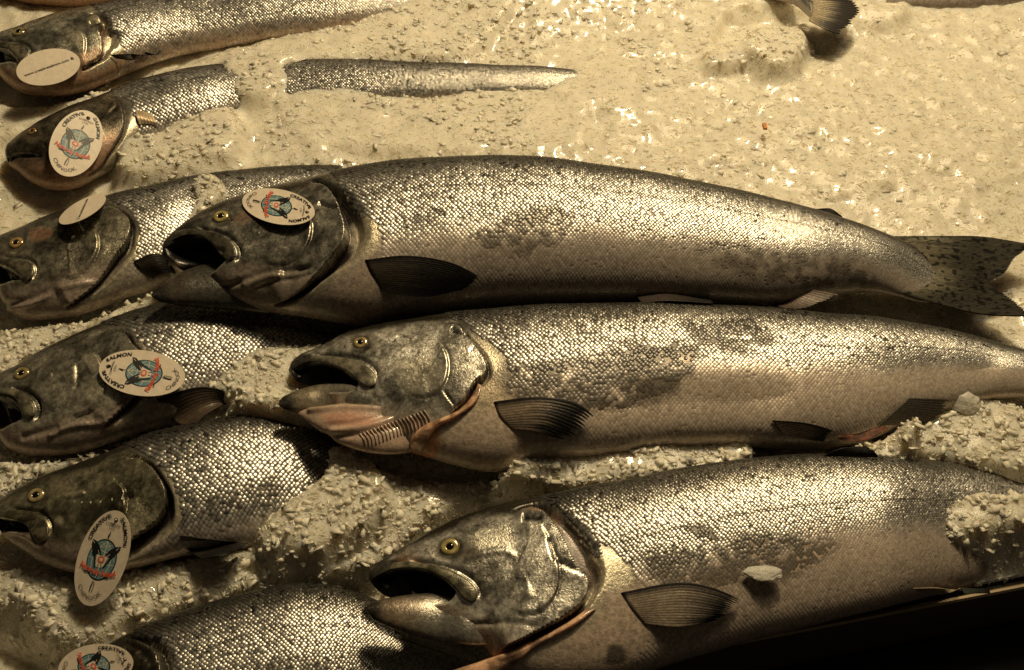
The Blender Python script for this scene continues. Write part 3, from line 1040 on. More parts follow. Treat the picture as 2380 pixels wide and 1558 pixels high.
FISH['C'] = dict(
    seed=3, n=470, nt=200, headx=1400, rows=73, soft=.6, label='large bright salmon nearest the dark counter edge, mouth and gill open',
    st=[(857,1337,858,1347,.05,.6),(863,1318,868,1362,.05,.6),(885,1304,892,1384,.05,.58),(915,1285,915,1392,.05,.55),(958,1260,948,1405,.05,.5),(1005,1231,990,1440,.05,.46),(1050,1210,1040,1470,.05,.45),
        (1100,1194,1085,1492,.05,.45),(1160,1176,1130,1510,.049,.45),(1220,1164,1150,1545,.048,.44),(1290,1150,1200,1585,.047,.43),(1369,1132,1300,1600,.045,.42),(1454,1118,1420,1590,.043,.42),
        (1554,1096,1550,1550,.041,.42),(1675,1076,1690,1508,.038,.42),(1756,1067,1790,1480,.037,.42),(1836,1060,1880,1458,.036,.42),(1917,1057,1960,1438,.035,.42),(2037,1059,2070,1412,.033,.42),
        (2158,1071,2168,1388,.019,.42),(2279,1084,2270,1362,.006,.42),(2380,1099,2372,1335,-.004,.42),(2480,1120,2472,1310,-.01,.42)],
    gill=P('z7',(960,250),(1120,245),(1200,305),(1270,420),(1330,540),(1385,600),(1390,690),(1345,765),(1250,835),(1130,900),(1000,965),(900,1010)),
    gw=[3,8,18,30,34,26,10,6,6,8,10,8], gd=.010, gh=.005, slitcol=A_([.085,.05,.038]), band=40, noscale=[P('z7',(1460,430),(1560,470),(1650,590),(1720,700),(1720,960),(1500,1200),(700,1200),(1200,900),(1400,740),(1480,560))],
    head=P('v',(840,1280),(1000,1200),(1200,1150),(1290,1180),(1340,1270),(1368,1345),(1364,1385),(1320,1430),(1250,1475),(1180,1515),(1050,1580),(840,1520)),
    headcol=A_([.68,.66,.59]), hdark=.45,
    cover=P('z7',(1150,330),(1210,320),(1270,420),(1330,540),(1385,600),(1390,690),(1345,765),(1250,835),(1150,860),(1200,740),(1225,640),(1215,520),(1180,420)),
    steps=[(P('z7',(1130,320),(1180,410),(1215,500),(1230,570),(1228,650),(1190,740),(1120,795),(1030,800),(960,770)),1,.003,42)],
    lines=[(P('z7',(400,505),(520,525),(640,550),(740,600),(800,670),(790,740)),6,.003,.7),(P('z7',(1215,520),(1300,560),(1390,595)),5,.003,.7),(P('z7',(1180,395),(1200,470),(1215,520)),5,.004,.8),
           (P('z7',(1030,285),(1090,288),(1150,290)),9,.004,.95),(P('z7',(1220,830),(1300,790),(1370,715)),4,.002,.5),
           (P('z7',(560,480),(690,500),(800,480),(930,460),(1020,500)),7,-.0015,0),(P('z7',(500,910),(700,870),(950,855),(1150,880)),6,.002,.3),
           (P('z7',(680,560),(780,620),(830,720)),8,.0012,.2),(P('z7',(1000,560),(1060,650),(1080,740)),8,-.001,0)],
    paint=[(P('z7',(180,560),(260,510),(370,500),(400,540),(300,580),(230,640),(300,720),(200,680)),(.02,.017,.014),.95,8,.1),
           (P('z7',(340,500),(430,450),(480,500),(400,540)),(.22,.10,.05),.45,8,.1),
           (P('z7',(570,400),(650,370),(780,440),(800,490),(640,510),(560,470)),(.10,.08,.055),.7,8,.2),
           (P('z7',(720,380),(900,340),(960,380),(900,440),(760,440)),(.62,.60,.50),.7,10,.7),
           (P('z7',(1480,450),(1560,460),(1640,580),(1640,650),(1500,690),(1400,760),(1380,700),(1480,580)),(.60,.56,.44),.8,8,.6),
           (P('z7',(1030,250),(1150,225),(1240,260),(1120,262)),(.40,.24,.14),.6,4,.1),
           (P('z7',(620,1113),(800,1050),(950,990),(1050,950),(1080,1000),(900,1060),(850,1130)),(.42,.16,.08),.8,8,.0),
           (P('z7',(1500,980),(1580,980),(1600,1060),(1500,1080)),(.02,.02,.018),.8,8,.0)],
    mouth=P('z7',(215,618),(280,580),(380,558),(500,563),(580,598),(630,640),(665,680),(620,740),(480,750),(340,745),(265,700),(220,655)), mouthdepth=.022,
    eye=(1046.9,1273.7,20), eyecol=(.58,.48,.20),
    lip=(P('z7',(330,520),(420,515),(520,530),(620,553),(720,602),(785,662),(792,712),(762,742)),P('z7',(300,565),(390,556),(480,560),(560,588),(618,626),(662,672),(704,718),(742,742))),
    lipcol=A_([.15,.14,.10]),
    jaw=[(852,1412,853,1420,.058,.6),(858,1404,863,1436,.058,.6),(880,1395,890,1452,.058,.58),(925,1386,930,1468,.058,.55),(979,1380,978,1483,.057,.52),(1030,1377,1030,1494,.055,.48),(1080,1384,1085,1500,.052,.44),(1140,1410,1140,1502,.044,.4),(1200,1440,1195,1500,.034,.36)],
    jawcol=A_([.24,.19,.14]),
    fins=[dict(name='pectoral_fin',z=.08,curves=[P('z7',(1575,690),(1635,780),(1700,860)),P('z7',(1860,655),(1880,770),(1850,885)),P('z7',(2050,678),(2060,770),(1980,870)),P('z7',(2240,738),(2200,785),(2100,840))],lifts=[.0008,.009,.010,.004],croot=(.26,.215,.17),ctip=(.022,.022,.024),rays=11,rag=.10,t0=.3,t1=1.0,lead=.24),
          dict(name='pelvic_fin',z=.03,curves=[P('z8',(1600,1085),(1640,1112)),P('z8',(1740,1078),(1760,1104)),P('z8',(1875,1084),(1880,1094))],lifts=[.003,.006,.004],croot=(.40,.33,.24),ctip=(.3,.25,.18),rays=5,lead=0),
          dict(name='pelvic_fin',z=.02,curves=[P('z8',(1880,1090),(1900,1125)),P('z8',(2050,1100),(2055,1122))],lifts=[.003,.003],croot=(.02,.03,.02),rays=4),
          dict(name='dorsal_fin',z=.052,flat=1,curves=[P('t8',(1355,398),(1540,402),(1740,408)),P('t8',(1420,362),(1570,360),(1730,385)),P('t8',(1500,338),(1640,318),(1700,352))],lifts=[.0,.004,.006],croot=(.03,.028,.024),rays=11,rag=.10)],
    worn_shade=[(P('z8',(0,870),(400,850),(700,760),(1100,800),(1300,820),(1100,930),(850,1050),(500,1090),(100,1050)),.85,22),(P('z8',(220,720),(450,740),(480,820),(350,790)),.9,8),(P('z8',(0,480),(500,370),(560,410),(0,600)),.5,16)],  # first patch: band below the lateral line, shading of the scales painted dark
    
    bellyv=-.28, belly=A_([.42,.34,.28]), wob=.8)

FISH['F1'] = dict(
    seed=4, n=330, nt=110, headx=300, rows=48, label='salmon in the top left corner with a white tag lying across its lower jaw',
    st=[(-34,95,-34,104,.03,.6),(-24,84,-26,125,.03,.58),(0,76,-8,178,.03,.55),(33,64,30,214,.03,.5),(82,48,85,229,.03,.48),(130,33,140,229,.028,.48),(180,20,195,216,.026,.48),(230,10,250,194,.024,.5),
        (300,-6,320,165,.02,.5),(400,-20,410,135,.012,.5),(500,-36,500,120,.006,.5),(620,-50,620,100,.004,.5),(760,-60,760,88,-.002,.5),(900,-66,900,70,-.008,.5),(1050,-70,1050,60,-.014,.5),(1250,-70,1250,40,-.02,.5),(1450,-60,1450,20,-.025,.4)],
    gill=P('t1',(1230,200),(1400,260),(1440,340),(1400,430),(1440,560),(1440,700),(1450,780),(1380,850),(1250,930),(1130,980)),
    gw=[3,5,8,20,24,18,5,2,2,2], gd=.007, slitcol=A_([.10,.055,.04]), band=22, bare=40,
    head=P('v',(-60,60),(100,20),(200,10),(238,45),(245,70),(237,95),(238,128),(205,152),(130,175),(60,240),(-60,240)),
    headcol=A_([.42,.41,.34]), hdark=.5,
    cover=P('t1',(1000,240),(1230,220),(1400,260),(1400,430),(1440,560),(1440,780),(1250,930),(1200,760),(1190,560),(1100,420)),
    steps=[(P('t1',(930,310),(1050,370),(1150,470),(1195,560),(1200,700),(1180,800)),1,.002,30)],
    lines=[(P('t1',(80,580),(250,595),(350,625),(425,690),(430,780)),4,.0025,.6),(P('t1',(1250,345),(1380,350),(1510,300)),5,.004,.9),(P('t1',(0,560),(250,575),(500,530),(700,480)),4,-.001,0)],
    paint=[(P('t1',(1230,270),(1450,250),(1510,290),(1400,330),(1250,340)),(.42,.38,.28),.7,3,.3),(P('t1',(1000,450),(1180,500),(1200,780),(1130,700),(1000,600)),(.58,.54,.42),.7,6,.6),
           (P('t1',(1500,420),(1700,400),(1800,700),(1560,780),(1500,720)),(.6,.56,.42),.6,8,.6),(P('v',(-40,190),(120,185),(240,160),(330,150),(200,230),(-40,245)),(.33,.20,.13),.6,12,.0)],
    mouth=P('t1',(-260,620),(0,672),(100,700),(180,780),(240,860),(100,865),(0,890),(-260,930)), mouthdepth=.014,
    eye=(44.7,76.9,13.5), eyecol=(.36,.30,.15), belly=A_([.40,.27,.18]),
    lip=(P('t1',(-100,570),(80,585),(250,600),(350,630),(410,690),(418,760),(350,850),(290,890)),P('t1',(-100,640),(0,655),(110,690),(170,745),(210,795),(235,840),(255,872),(275,892))),
    fins=[dict(name='pectoral_fin',z=.045,curves=[P('t1',(1560,800),(1640,850)),P('t1',(1800,822),(1850,880)),P('t1',(2120,798),(2100,885)),P('t1',(2358,838),(2260,900))],lifts=[.003,.012,.014,.012],rays=8,rag=.05,croot=(.06,.05,.04))],
    worn_shade=[(P('z1',(1000,240),(1250,200),(1300,320),(1000,380)),.4,10)], bellyv=-.95)

FISH['F2'] = dict(
    seed=5, n=330, nt=100, headx=300, rows=38, label='half buried salmon, second head from the top, its back showing again through the ice',
    st=[(14,356,14,366,.016,.6),(18,340,20,384,.016,.58),(33,324,36,400,.016,.55),(66,299,70,428,.016,.5),(115,273,120,446,.016,.5),(164,250,175,440,.015,.5),(213,230,235,410,.013,.5),(263,210,290,385,.01,.5),
        (329,187,350,355,.006,.5),(400,168,410,330,.004,.5),(470,156,480,310,.0,.5),(560,146,560,285,-.006,.5),(680,138,680,262,-.006,.5),(800,137,800,255,-.005,.5),(900,142,900,250,-.005,.5),(1000,146,1000,245,-.005,.5),
        (1100,149,1100,238,-.004,.5),(1200,153,1200,230,-.004,.5),(1280,158,1280,226,-.004,.5),(1345,164,1345,222,-.006,.5),(1420,170,1420,220,-.010,.45)],
    gill=P('z1',(760,690),(850,750),(875,860),(855,950),(810,1030),(760,1100),(700,1180),(600,1240)),
    gw=[2,4,4,4,3,3,2], gd=.003,
    head=P('v',(-20,300),(100,240),(240,205),(278,245),(285,290),(270,330),(245,370),(200,410),(100,470),(-20,470)),
    headcol=A_([.17,.15,.11]),
    lines=[(P('z1',(600,870),(720,840),(850,760)),4,.001,.4),(P('z1',(200,1000),(300,1010),(340,1060)),3,.001,.4)],
    paint=[(P('z1',(30,1060),(60,1060),(90,1100),(110,1130),(50,1150)),(.02,.018,.015),.9,3,.1),(P('z1',(150,930),(190,880),(280,900),(300,970),(230,1010),(160,980)),(.13,.09,.055),.5,5,.1)],
    mouth=P('z1',(38,1125),(110,1088),(220,1083),(292,1106),(200,1114),(120,1120),(60,1150)), mouthdepth=.006, mouthsoft=6,
    eye=(76.2,307,9.5), eyecol=(.34,.22,.09),
    fins=[dict(name='pectoral_fin',z=.03,curves=[P('z1',(960,780),(1010,790),(1080,810)),P('z1',(965,840),(1010,850),(1110,880)),P('z1',(985,895),(1040,890),(1110,895))],lifts=[.001,.004,.002],croot=(.5,.42,.3),ctip=(.4,.32,.22),lead=0,rays=4,met=.4)],
    bellyv=-.95, belly=A_([.30,.19,.13]))

FISH['F3'] = dict(
    seed=6, n=300, nt=120, headx=330, rows=50, label='dark headed salmon, third head down on the left, white tag above its gill cover',
    st=[(-58,592,-57,600,.03,.6),(-45,575,-45,618,.03,.6),(-15,556,-20,650,.03,.55),(20,541,10,720,.03,.5),(60,526,50,748,.03,.48),(100,510,105,750,.03,.48),(150,490,165,740,.03,.48),(200,475,225,722,.028,.48),(260,455,290,696,.026,.48),
        (320,440,350,680,.022,.48),(390,426,420,650,.016,.48),(460,410,480,610,.008,.48),(560,397,570,580,.002,.48),(680,388,680,560,-.004,.45),(800,385,800,560,-.01,.45)],
    gill=P('t3',(1180,130),(1300,185),(1400,260),(1452,350),(1440,460),(1390,590),(1310,690),(1200,850),(1130,950),(1040,1050),(850,1190),(700,1280)),
    gw=[2,2,3,6,10,12,11,8,5,3,3,2], gd=.007, band=26, bare=44,
    head=P('v',(-90,530),(60,510),(240,460),(290,505),(304,540),(294,580),(270,605),(235,650),(215,672),(150,715),(80,770),(-90,770)),
    headcol=A_([.27,.255,.20]),
    cover=P('t3',(1010,300),(1180,140),(1400,260),(1452,350),(1440,460),(1310,690),(1130,940),(1000,960),(900,930),(1050,740),(1100,560),(1080,430)),
    steps=[(P('t3',(1000,370),(1060,430),(1090,520),(1090,620),(1050,720),(970,830),(870,910),(770,940),(680,920)),1,.0025,30)],
    lines=[(P('t3',(0,695),(150,705),(300,715),(390,790),(400,880),(340,980)),4,.0025,.7),(P('t3',(0,1310),(200,1260),(420,1200),(560,1110),(700,1050),(900,1010),(1090,990)),6,-.0022,0),
           (P('t3',(0,1250),(250,1200),(480,1110),(700,1080)),7,.002,.2)],
    paint=[(P('t3',(330,400),(480,375),(600,410),(560,480),(420,545),(320,500)),(.17,.085,.05),.8,4,.05),(P('t3',(-200,500),(100,480),(110,650),(0,700),(-200,700)),(.03,.025,.02),.8,6,.1),
           (P('t3',(1460,560),(1560,480),(1700,600),(1560,680),(1400,760)),(.55,.50,.36),.6,8,.5)],
    mouth=P('t3',(-300,770),(0,795),(90,825),(170,885),(235,935),(100,965),(0,1005),(-300,1030)), mouthdepth=.014,
    eye=(39.7,567,15), eyecol=(.50,.33,.13),
    lip=(P('t3',(-150,690),(0,700),(150,715),(290,730),(360,780),(390,850),(370,930),(310,975)),P('t3',(-150,765),(0,775),(80,800),(150,850),(200,890),(240,930),(265,953),(290,975))),
    lipcol=A_([.10,.09,.065]),
    fins=[dict(name='pectoral_fin',z=.04,curves=[P('t3',(1480,765),(1560,850),(1690,950)),P('t3',(1720,715),(1760,820),(1800,900)),P('t3',(2010,775),(2010,830),(1950,890))],lifts=[.002,.009,.006],rays=8,rag=.03,croot=(.05,.04,.03),t0=.0,t1=.5)],
    bellyv=-.85)

FISH['F4'] = dict(
    seed=7, n=300, nt=120, headx=360, rows=48, label='grey headed salmon, fourth head down on the left, printed tag lying behind its cheek',
    st=[(-62,912,-61,922,.03,.6),(-50,895,-50,938,.03,.6),(-20,880,-24,970,.03,.55),(10,864,5,1035,.03,.5),(50,843,45,1058,.03,.48),(110,808,120,1063,.03,.48),(170,780,190,1052,.03,.48),(240,750,270,1026,.03,.48),(310,724,345,1002,.028,.48),
        (380,706,420,985,.025,.48),(450,692,490,970,.02,.48),(530,688,560,960,.015,.48),(620,693,640,955,.008,.46),(720,710,730,950,.0,.45),(850,730,850,950,-.01,.4)],
    gill=P('t4',(1030,130),(1180,132),(1340,165),(1400,250),(1480,330),(1535,450),(1535,570),(1500,690),(1420,820),(1300,950),(1180,1060),(1060,1150)),
    gw=[3,3,4,3,2,2,3,5,8,7,4,2], gd=.006, band=26, bare=30,
    head=P('v',(-90,850),(60,830),(200,755),(290,775),(335,840),(336,870),(310,925),(285,953),(255,980),(180,1030),(80,1090),(-90,1090)),
    headcol=A_([.38,.365,.30]), hdark=.45,
    cover=P('t4',(1000,160),(1180,135),(1340,165),(1535,450),(1535,570),(1420,820),(1240,1000),(1080,1000),(1100,860),(1115,700),(1060,430),(960,330)),
    steps=[(P('t4',(930,340),(1010,370),(1060,440),(1100,560),(1115,700),(1095,800),(1040,880),(950,960),(850,1000),(720,1000)),1,.0025,32)],
    lines=[(P('t4',(100,715),(230,730),(350,800),(410,900),(400,1010),(340,1060)),6,.0035,.85),(P('t4',(480,1250),(650,1160),(820,1115),(1000,1100),(1100,1085)),6,-.0022,0),
           (P('t4',(820,450),(825,600),(810,740)),7,.0012,.3),(P('t4',(540,580),(640,540),(700,500)),5,.001,.4),(P('t4',(1100,1000),(1250,900),(1390,810)),4,.0015,.5),(P('t4',(1050,1060),(1250,960),(1360,850)),4,.0012,.4),
           (P('t4',(200,1250),(450,1180),(650,1130)),8,.002,.2)],
    paint=[(P('t4',(-200,560),(100,540),(160,660),(60,720),(-200,760)),(.05,.045,.035),.7,8,.1),(P('t4',(880,380),(1000,350),(1060,440),(1050,560),(950,500)),(.58,.54,.42),.8,6,.6),
           (P('t4',(960,620),(1100,650),(1090,790),(980,880),(860,840),(940,740)),(.5,.47,.36),.5,8,.5)],
    mouth=P('t4',(-330,780),(0,815),(100,830),(180,900),(230,1000),(230,1035),(80,1110),(0,1160),(-330,1200)), mouthdepth=.014,
    eye=(52.6,870.7,16.5), eyecol=(.40,.32,.14),
    lip=(P('t4',(30,715),(200,735),(290,785),(360,860),(387,940),(372,1010),(330,1034)),P('t4',(-40,780),(110,800),(170,850),(205,920),(238,985),(275,1022),(310,1034))),
    lipcol=A_([.13,.12,.085]),
    fins=[dict(name='pectoral_fin',z=.03,curves=[P('z5',(730,1085),(800,1180),(900,1230)),P('z5',(960,1043),(970,1110),(1000,1165)),P('z5',(1195,1100),(1190,1130),(1130,1140))],lifts=[.002,.010,.010],rays=8,rag=.06,croot=(.10,.075,.055),t0=.3,t1=.9)],
    worn_shade=[(P('z2',(200,900),(620,1000),(1300,1100),(1300,1000),(400,930)),.4,10)], bellyv=-.8)  # dark strip painted for the shade beneath the topmost salmon's jaw

FISH['F5'] = dict(
    seed=8, n=330, nt=130, headx=420, rows=46, label='olive headed salmon, fifth head down on the left, printed tag hanging below its gill',
    st=[(-14,1187,-14,1198,.03,.6),(-6,1172,-8,1222,.03,.58),(14,1156,8,1250,.03,.55),(55,1130,48,1280,.03,.5),(110,1104,100,1312,.03,.48),(170,1084,165,1332,.03,.48),(230,1062,235,1340,.03,.48),(290,1036,310,1324,.03,.48),(350,1010,380,1304,.028,.48),
        (420,991,450,1290,.026,.48),(500,975,530,1282,.021,.48),(590,965,610,1275,.012,.48),(680,974,690,1265,.002,.46),(760,1005,760,1260,-.008,.45),(850,1045,840,1250,-.02,.42),(1000,1090,980,1250,-.03,.4)],
    gill=P('t5',(1430,130),(1590,145),(1740,235),(1860,390),(1915,530),(1905,660),(1845,820),(1740,925),(1610,1010),(1480,1110),(1340,1220),(1180,1330)),
    gw=[2,4,4,3,5,11,18,20,20,18,10,4], gd=.010, band=30, bare=40,
    head=P('v',(-40,1130),(100,1095),(300,1040),(350,1085),(386,1145),(385,1175),(372,1205),(350,1228),(325,1245),(300,1265),(240,1310),(100,1360),(-40,1360)),
    headcol=A_([.25,.235,.165]), hdark=.45,
    cover=P('t5',(1300,150),(1590,145),(1740,235),(1915,530),(1905,660),(1740,925),(1480,1110),(1400,1000),(1450,760),(1440,560),(1350,400)),
    steps=[(P('t5',(1280,390),(1350,410),(1420,480),(1450,580),(1450,680),(1435,780)),1,.003,30)],
    lines=[(P('t5',(120,715),(300,722),(470,750),(560,830),(595,930),(565,1050)),5,.0025,.7),(P('t5',(600,630),(700,590),(820,540),(1000,520)),5,-.0012,0),(P('t5',(1430,560),(1480,580),(1550,570)),8,.003,.8),
           (P('t5',(60,980),(200,985),(330,1040),(450,1120),(550,1110)),6,-.0018,0)],
    paint=[(P('t5',(560,400),(700,360),(850,400),(880,440),(760,540),(600,560)),(.13,.115,.085),.85,4,.15),(P('t5',(760,560),(850,510),(1000,510),(900,560)),(.5,.46,.34),.7,3,.6),
           (P('t5',(610,850),(680,800),(730,840),(700,900)),(.5,.46,.34),.8,4,.6),(P('t5',(950,380),(975,370),(1000,390),(970,410)),(.01,.01,.01),.95,2,.0),(P('t5',(1020,270),(1050,260),(1060,285),(1030,300)),(.01,.01,.01),.9,2,.0),
           (P('t5',(790,385),(815,380),(820,405),(795,410)),(.01,.01,.01),.9,2,.0),(P('t5',(1980,640),(2150,560),(2300,760),(2200,960),(1960,960),(1900,1000),(1990,800)),(.52,.48,.33),.7,8,.5),
           (P('t5',(-100,600),(150,520),(280,500),(300,640),(200,720),(-100,760)),(.03,.027,.02),.7,6,.15)],
    mouth=P('t5',(-120,790),(0,822),(100,838),(210,860),(290,905),(330,965),(250,985),(100,972),(0,985),(-120,960)), mouthdepth=.010, mouthsoft=8,
    eye=(85.9,1153.7,17.5), eyecol=(.46,.38,.19),
    lip=(P('t5',(0,730),(150,718),(300,722),(450,760),(540,840),(575,930),(552,1050),(490,1108)),P('t5',(-20,810),(80,825),(170,850),(250,885),(305,930),(342,990),(385,1060),(445,1110))),
    lipcol=A_([.085,.075,.05]),
    fins=[dict(name='pectoral_fin',z=.035,curves=[P('z6',(1040,785),(1090,860),(1170,925)),P('z6',(1250,800),(1250,865),(1250,925)),P('z6',(1440,815),(1410,865),(1320,915))],lifts=[.002,.007,.005],rays=7,rag=.05,croot=(.03,.025,.022),t0=0,t1=.5,met=.3)],
    worn_shade=[(P('z6',(1150,560),(1450,480),(1600,450),(1650,560),(1450,660),(1200,680)),.7,14)], bellyv=-.9)

FISH['F6'] = dict(
    seed=9, n=260, nt=110, headx=330, rows=58, label='salmon at the bottom edge with round pale scales, its head below the frame',
    st=[(60,1640,60,1650,.03,.55),(110,1590,110,1730,.03,.5),(180,1545,180,1770,.03,.48),(240,1508,250,1795,.03,.46),(290,1480,310,1805,.03,.46),(360,1444,380,1805,.03,.46),(463,1410,480,1795,.028,.46),(543,1386,560,1775,.025,.46),
        (624,1370,640,1750,.022,.46),(704,1361,720,1725,.018,.46),(785,1367,800,1700,.013,.45),(860,1390,870,1670,.007,.45),(960,1436,960,1650,.0,.45),(1060,1485,1060,1640,-.006,.42),(1180,1530,1180,1640,-.012,.4)],
    gill=P('t6',(1270,590),(1450,650),(1610,740),(1660,860),(1680,950),(1700,1150)),
    gw=[4,9,12,12,10,8], gd=.006, band=20, bare=24, slitcol=A_([.03,.024,.02]),
    head=P('v',(0,1560),(290,1460),(340,1500),(372,1530),(380,1570),(390,1640),(300,1800),(0,1800)),
    headcol=A_([.12,.105,.08]), lateral=.25,
    lines=[(P('t6',(1420,730),(1520,800),(1570,900)),5,.002,.5),(P('t6',(1280,620),(1400,700),(1560,760)),6,.003,.5)],
    fins=[], worn_shade=[(P('z6',(1500,1500),(1900,1500),(1900,1600),(1500,1600)),.6,10)], bellyv=-.75, bright=1.0)

FISH['F0'] = dict(
    seed=10, n=140, nt=90, rows=0, headx=-100, label='pink belly of a salmon cut off by the top edge above the white tagged one',
    st=[(-80,-40,-80,-20,.02,.5),(0,-150,0,2,.02,.5),(60,-170,60,18,.02,.5),(140,-190,140,25,.02,.5),(240,-210,240,20,.02,.5),(330,-220,340,2,.018,.5),(460,-230,470,-30,.01,.5),(700,-240,710,-80,.0,.5)],
    belly=A_([.40,.24,.15]), bellyv=-.2, spots=1)
FISH['FT'] = dict(
    seed=11, n=160, nt=80, rows=36, headx=-100, label='tail end of a salmon reaching in from above, dark streaked fin resting on the ice',
    st=[(1380,-200,1380,-120,.0,.5),(1500,-150,1500,-70,.0,.5),(1650,-90,1650,-35,.0,.5),(1780,-55,1780,-5,.005,.5),(1850,-25,1850,14,.018,.4),(1890,8,1885,42,.03,.25),(1900,18,1895,44,.03,.15)],
    fins=[dict(name='tail_fin',z=.032,flat=1,curves=[P('v',(1885,-10),(1888,20),(1880,48)),P('v',(1925,-12),(1935,20),(1915,66)),P('v',(1970,-10),(2003,25),(1952,82))],lifts=[.003,.004,.0],croot=(.26,.22,.15),ctip=(.025,.022,.02),t0=.1,t1=.7,rays=12,rag=.10,lead=.1,amp=.001,met=.2)],
    bellyv=-.6)
FISH['F9'] = dict(
    seed=12, n=160, nt=80, rows=44, headx=-100, label='salmon back just showing through the ice in the top right corner',
    st=[(2060,-20,2060,10,.0,.5),(2130,-60,2130,28,.0,.5),(2220,-80,2220,36,.0,.5),(2300,-90,2300,32,.0,.5),(2380,-95,2380,24,.0,.5),(2500,-95,2500,14,.0,.5),(2640,-90,2640,0,.0,.5)],
    bellyv=-.7)

FO = {}
for key, d in FISH.items():
    base = unproj([((d['st'][3][0] + d['st'][3][2]) / 2, (d['st'][3][1] + d['st'][3][3]) / 2)], 0.0)[0]
    root = empty('salmon', base, d['label'], 'fish', GROUP)
    d.setdefault('lines', [])
    FO[key] = build_fish(d, root)
    FO[key].root = root

# throat of the gutted salmon: pink flesh, the comb of gill filaments and the cut belly edge
FB = FO['B']
thr, ta, ts = loft([(690,956,694,966,.050,.5),(740,946,730,993,.056,.5),(800,938,785,1030,.058,.46),(870,936,850,1052,.058,.44),(940,938,925,1056,.054,.42),(1000,945,985,1040,.046,.4),(1040,960,1030,1010,.034,.4)], 60, 60)
tp = thr.reshape(-1, 3)
tn = fbm(tp, .012, 3, 4)
tpx = proj(tp)
tc = np.zeros((len(tp), 4))
tc[:, :3] = np.array([.50, .38, .30]) * (.6 + .8 * tn)[:, None]
w = sstep(-6, 10, sdf(tpx, P('z4', (340, 780), (500, 760), (700, 790), (720, 850), (520, 860), (380, 840))))
tc[:, :3] += (np.array([.52, .29, .21]) - tc[:, :3]) * (w * .8)[:, None]
dist, _, _ = poly_dist(tpx, catmull(P('z4', (280, 760), (500, 740), (750, 745), (950, 740)), 30))
dsp = .0028 * np.exp(-(dist / 5)**2)
dist, _, _ = poly_dist(tpx, catmull(P('z4', (420, 890), (600, 870), (780, 820), (900, 770)), 30))
dsp += .002 * np.exp(-(dist / 6)**2) - .002 * np.exp(-((dist - 14) / 6)**2)
tn3 = grid_normals(thr, True).reshape(-1, 3)
tn3 *= np.sign(tn3[len(thr) // 2 * 60 + 20, 2])
tp = tp + tn3 * dsp[:, None]
mesh_obj('throat', tp, grid_faces(len(thr), 60, True), M_FLESH, FB.root, tc)
_gv = FB.G.reshape(-1, 3)
_gf = grid_faces(FB.G.shape[0], FB.G.shape[1], True) + len(tp)
tb = BVHTree.FromPolygons(np.vstack([tp, _gv]).tolist(), grid_faces(len(thr), 60, True).tolist() + _gf.tolist())
class _T: pass
TB = _T(); TB.bvh = tb
for i in range(19):
    t = i / 18
    a = np.array([1015., 755]) * (1 - t) + np.array([600., 905]) * t
    b = np.array([1060., 850]) * (1 - t) + np.array([640., 1000]) * t
    dx = np.array([6., -2.])
    m = (a + b) / 2 + np.array([12, 0])
    strip(TB, P('z4', a - dx, m - dx, b - dx), P('z4', a + dx, m + dx, b + dx), 'gill_filament', FB.root, .0008, np.array([.46, .35, .28]) * (1 - .3 * random.random()), lift=.0006, mat=M_FLESH, n=12, m=5, met=0)
strip(FB, P('z4', (1365, 580), (1330, 660), (1250, 745), (1150, 798), (1050, 835), (965, 890), (890, 1010)),
      P('z4', (1395, 600), (1365, 690), (1290, 765), (1200, 820), (1120, 860), (1060, 930), (1010, 1035)), 'cut_edge', FB.root, .003, np.array([.58, .36, .23]), lift=.001, mat=M_FLESH, met=0)
FC = FO['C']
strip(FC, P('z7', (1395, 770), (1290, 845), (1180, 905), (1060, 960), (950, 1010), (800, 1065), (620, 1125)),
      P('z7', (1440, 780), (1340, 860), (1230, 925), (1110, 990), (1030, 1060), (930, 1130), (840, 1190)), 'cut_edge', FC.root, .0035, np.array([.52, .33, .22]), lift=.001, mat=M_FLESH, met=0)
# torn vent under the gutted salmon
strip(FB, P('z8', (1180, 205), (1280, 195), (1380, 165), (1440, 140)), P('z8', (1190, 232), (1300, 240), (1400, 205), (1470, 165)), 'torn_vent', FB.root, .0015, np.array([.28, .10, .075]), lift=.001, mat=M_FLESH, met=0)

# ------------------------------------------------------------------ oval tags
AX, AY = np.array([321., 127.]), np.array([235., -665.])
CEN = np.array([507., 810.])
MI = np.linalg.inv(np.stack([AX, AY], 1))

def art(*pts):
    return [tuple(MI @ (np.array(p, float) - CEN)) for p in pts]

_txt = {}
def text_mesh(s, bold=.0):
    if (s, bold) in _txt: return _txt[(s, bold)]
    cu = bpy.data.curves.new('lettering', 'FONT')
    cu.body = s
    cu.size = 1
    cu.offset = bold
    cu.resolution_u = 3
    ob = bpy.data.objects.new('lettering', cu)
    COL.objects.link(ob)
    dg = bpy.context.evaluated_depsgraph_get()
    dg.update()
    me = ob.evaluated_get(dg).to_mesh()
    v = np.array([q.co[:] for q in me.vertices])
    f = [list(p.vertices) for p in me.polygons]
    ob.evaluated_get(dg).to_mesh_clear()
    bpy.data.objects.remove(ob)
    bpy.data.curves.remove(cu)
    v[:, 0] -= v[:, 0].min()
    _txt[(s, bold)] = (v[:, :2], f)
    return _txt[(s, bold)]

